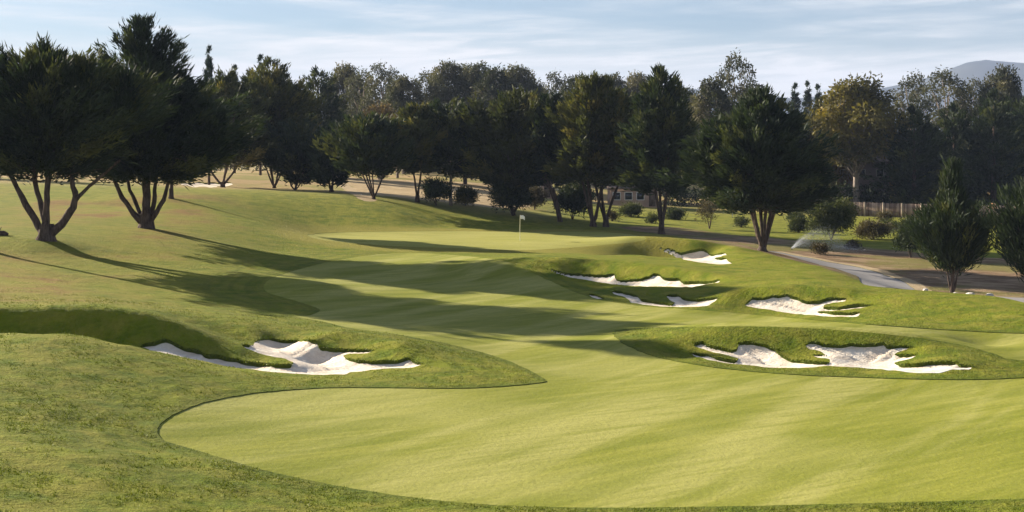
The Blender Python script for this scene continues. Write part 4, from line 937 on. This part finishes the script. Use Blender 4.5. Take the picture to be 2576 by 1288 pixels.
M_wallp = flatmat('pinkish_stucco', (.36, .25, .19), (.44, .31, .24), (.5, .5, .5)); M_wallg = flatmat('mauve_stucco', (.24, .19, .19), (.30, .24, .23), (.5, .5, .5))
M_roof = flatmat('brown_shingle', (.09, .065, .05), (.15, .11, .085), (3, 3, 3)); M_glass = NB('window_glass', .1, .6).m; M_glass.node_tree.nodes['Principled BSDF'].inputs['Base Color'].default_value = (.02, .025, .03, 1)
M_trim = flatmat('white_trim', (.7, .68, .64)); M_orange = flatmat('orange_timber', (.42, .22, .11), (.50, .30, .17), (2, 2, .5))
def house(px, d, w, dp, hw_, hr, label, wall, name='house', rz=0.0, nwin=3, door=True, cat='house', wz=0.0):
    x, y, z = atd(px, d, .3); root = empty(name, (x, y, z), rz); tag(root, label, cat)
    v, f = box(-w/2, w/2, 0, dp, 0, hw_ + .3); link('wall', np_mesh('wall', v, f), wall, root)
    e = .45; V = np.array([(-w/2-e, -e, hw_+.28), (w/2+e, -e, hw_+.28), (w/2+e, dp+e, hw_+.28), (-w/2-e, dp+e, hw_+.28), (-w/2-e, dp/2, hw_+.28+hr), (w/2+e, dp/2, hw_+.28+hr),
                             (-w/2-e, -e, hw_+.16), (w/2+e, -e, hw_+.16), (w/2+e, dp+e, hw_+.16), (-w/2-e, dp+e, hw_+.16)])
    me = bpy.data.meshes.new('roof'); me.from_pydata(V.tolist(), [], [(0,1,5,4),(2,3,4,5),(0,4,3),(1,2,5),(0,6,7,1),(1,7,8,2),(2,8,9,3),(3,9,6,0),(6,9,8,7)]); rf = link('roof', me, M_roof, root)
    v, f = box(w*.2, w*.2+.5, dp*.45, dp*.45+.5, hw_+.5, hw_+hr+.9); link('chimney', np_mesh('chimney', v, f), wall, rf)
    for k in range(nwin):
        cx = -w/2 + w * (k + .5 + (0 if not door else .0)) / (nwin + (1 if door else 0))
        v, f = join([box(cx-.55, cx+.55, -.05, .01, wz+1.15, wz+1.23), box(cx-.55, cx+.55, -.05, .01, wz+2.17, wz+2.25), box(cx-.55, cx-.47, -.049, .01, wz+1.23, wz+2.17), box(cx+.47, cx+.55, -.049, .01, wz+1.23, wz+2.17)])
        fr = link('window', np_mesh('window', v, f), M_trim, root); v, f = box(cx-.47, cx+.47, -.02, .005, wz+1.23, wz+2.17); link('pane', np_mesh('pane', v, f), M_glass, fr)
    if door:
        cx = w/2 - w / (nwin + 1) / 2; v, f = box(cx-.45, cx+.45, -.03, .01, .3, 2.35); link('door', np_mesh('door', v, f), M_roof, root)
    return root
house(1596, 178, 6.5, 6, 2.5, 1.0, 'low pinkish house glimpsed between the trunks left of the spiky cypress', M_wallp, nwin=3)
house(1350, 185, 4.5, 5, 2.6, .9, 'pale pink house seen through the gap right of the flagstick cypress', M_wallp, nwin=2)
house(2168, 187, 7.8, 7, 7.0, 1.0, 'mauve grey house behind the trunks below the golden yellow tree', M_wallg, nwin=3, door=False, wz=3.9)
house(2488, 150, 3.6, 2.6, 1.3, .6, 'small orange timber shed behind the two young cypresses', M_orange, 'shed', nwin=0, door=False, cat='shed')
M_rock = flatmat('white_rock', (.52, .48, .44), (.72, .68, .62), (5, 5, 5))
def rock(px, d, r, label, seed):
    rng = np.random.RandomState(seed); import bmesh
    bm = bmesh.new(); bmesh.ops.create_icosphere(bm, subdivisions=2, radius=r)
    for v in bm.verts: v.co = v.co * (1 + rng.uniform(-.16, .16)); v.co.z *= .75; v.co.x *= 1.25
    me = bpy.data.meshes.new('rock'); bm.to_mesh(me); bm.free()
    x, y, z = atd(px, d); o = link('rock', me, M_rock); o.location = (x, y, z + r * .45); o.rotation_euler = (0, 0, seed); tag(o, label, 'rock', 'white rocks lining the cart path')
rock(2328, 81, .17, 'leftmost small white rock beside the bend of the path', 1)
rock(2359, 79.5, .16, 'small white rock second from the left along the path', 2)
rock(2404, 74, .20, 'white rock at the foot of the young upswept cypress', 3)
rock(2442, 74.5, .27, 'largest white rock just right of the young upswept cypress', 4)
rock(2491, 74.5, .25, 'white rock farthest right along the path', 5)
# fallen log at the left edge
x, y, z = place(2, 592)
lg = empty('fallen_log', (x, y, z)); tag(lg, 'short dark fallen log lying on the grass at the left edge', 'log')
rng = np.random.RandomState(8); v, f = tube([(-1.2, 0, .12), (-.4, .05, .17), (.2, 0, .15), (.45, 0, .1)], [.15, .17, .15, .08], 8, rng); link('log', np_mesh('log', v, f, True), M_bark, lg)
v, f = tube([(-.2, 0, .2), (0, -.1, .4), (.1, -.15, .55)], [.05, .035, .015], 5); link('branch_stub', np_mesh('branch_stub', v, f), M_bark, lg)

# ------------------------------------------------------------------ flagstick
M_pole = flatmat('pole_yellow_white', (.75, .72, .50)); M_flag = flatmat('white_flag_cloth', (.82, .82, .84)); M_cup = flatmat('cup_white', (.7, .7, .7))
x, y, z = place(1308, 604); z = ground_z(x, y) - .05
fl = empty('flagstick', (x, y, z)); tag(fl, 'pale flagstick with a small white flag standing in the far green', 'flagstick')
v, f = tube([(0, 0, -.1), (0, 0, 1.0), (.02, 0, 2.1)], [.022, .02, .016], 8); link('pole', np_mesh('pole', v, f, True), M_pole, fl)
V = []; 
for i in range(9):
    for j in range(6):
        V.append((.02 + i * .046, .06 * sin(i * .9) * i / 8, 2.08 - j * .06 - .045 * i * (.4 + .3 * sin(i)) * .5))
Fq = [(i*6+j, (i+1)*6+j, (i+1)*6+j+1, i*6+j+1) for i in range(8) for j in range(5)]
fo = link('flag', np_mesh('flag', V, Fq, True), M_flag, fl); md = fo.modifiers.new('thick', 'SOLIDIFY'); md.thickness = .006
v, f = tube([(0, 0, -.1), (0, 0, .045)], [.054, .054], 12); link('cup', np_mesh('cup', v, f, True), M_cup, fl)

# ------------------------------------------------------------------ sprinklers
gw = NB('water_spray', .4, .5); gw.b.inputs['Base Color'].default_value = (.85, .88, .92, 1); gw.b.inputs['Alpha'].default_value = .35; M_spray = gw.m
M_dark = flatmat('black_plastic', (.02, .02, .02))
def sprinkler(loc, aims, n_, label, seed, dsz, speed):
    rng = np.random.RandomState(seed); root = empty('sprinkler', loc); tag(root, label, 'sprinkler')
    v, f = tube([(0, 0, 0), (0, 0, .12), (0, 0, .16)], [.06, .05, .02], 8); link('nozzle', np_mesh('nozzle', v, f, True), M_dark, root)
    P = []
    for az, el, frac, wspr in aims:
        k = int(n_ * frac); sp = speed * rng.uniform(.88, 1.05, k); a_ = radians(az) + rng.normal(size=k) * wspr; e_ = radians(el) + rng.normal(size=k) * wspr * .5
        tt = rng.rand(k) ** 1.1 * 2 * speed * sin(radians(el)) / 9.8
        drag = 1 / (1 + .12 * tt * 2)
        q = np.stack([cos(radians(0)) * sp * np.cos(e_) * np.cos(a_) * tt * drag, sp * np.cos(e_) * np.sin(a_) * tt * drag, np.maximum(.03, sp * np.sin(e_) * tt * drag - 4.9 * tt * tt + .15)], 1)
        q += rng.normal(size=(k, 3)) * (.03 + .13 * tt)[:, None]; q[:, 2] = np.abs(q[:, 2]); P.append(q)
    P = np.concatenate(P); m = len(P); D = rng.normal(size=(m, 3)); V, F_ = tris(P, D, np.full(m, dsz) * rng.uniform(.5, 1.3, m), np.full(m, dsz) * .8, rng)
    o = link('spray', np_mesh('spray', V, F_), M_spray, root); o['kind'] = 'stuff'
sprinkler(place(1992, 628, 85), [(25, 40, .35, .10), (8, 30, .65, .35)], 14000, 'sprinkler throwing an arc of spray over the dirt beside the cart path', 81, .04, 9.0)

# ------------------------------------------------------------------ mountain and haze
gh = NB('mountain_slope', 1.0, 0.0); gh.color(gh.mix(gh.rng(gh.noise(gh.mapped((.003, .003, .003)), 1, 5), .4, .6), (.035, .045, .045), (.06, .065, .055))); 
hp = np.array([(-3500, 250), (0, 262), (800, 245), (1500, 238), (1700, 214), (1760, 222), (2000, 245), (2200, 222), (2300, 205), (2370, 176), (2425, 156), (2480, 149), (2540, 153), (2600, 154), (2750, 142), (3000, 130), (3500, 165), (4800, 210)])
gx = np.arange(-3400, 4700, 24.0); ny = 26; dist = np.linspace(4000, 5800, ny); V = []
for j, dd in enumerate(dist):
    t = j / (ny - 1); pr = sin(pi * t) ** .9
    hh = (HY - np.interp(gx, hp[:, 0], hp[:, 1])) / F * 4900 * (1 + .025 * fbm(gx / 90, gx * 0 + t * 6, 41, 3)) * pr
    V.append(np.stack([(gx - HX) / F * dd, np.full(len(gx), dd), hh + 0.0], 1))
V = np.concatenate(V); V[:, 2] += 1.5; ng = len(gx)
Fq = [(j*ng+i, j*ng+i+1, (j+1)*ng+i+1, (j+1)*ng+i) for j in range(ny-1) for i in range(ng-1)]
o = link('distant_mountain', np_mesh('distant_mountain', V, Fq, True), gh.m); tag(o, 'pale blue mountain far away behind the trees at the right', None, None, 'structure')
me = bpy.data.meshes.new('haze'); v, f = box(-11500, 11500, -60, 7000, -3, 430); me.from_pydata(v.tolist(), [], f.tolist())
hm = bpy.data.materials.new('haze_air'); hm.use_nodes = True; ht = hm.node_tree; ht.nodes.clear()
ho = ht.nodes.new('ShaderNodeOutputMaterial'); hv = ht.nodes.new('ShaderNodeVolumePrincipled'); hv.inputs['Color'].default_value = (.47, .58, .84, 1); hv.inputs['Density'].default_value = 0.00013
hv.inputs['Anisotropy'].default_value = 0.0; ht.links.new(hv.outputs[0], ho.inputs['Volume'])
o = link('haze', me, hm); tag(o, 'thin pale haze filling the air between the course and the mountain', None, None, 'stuff')
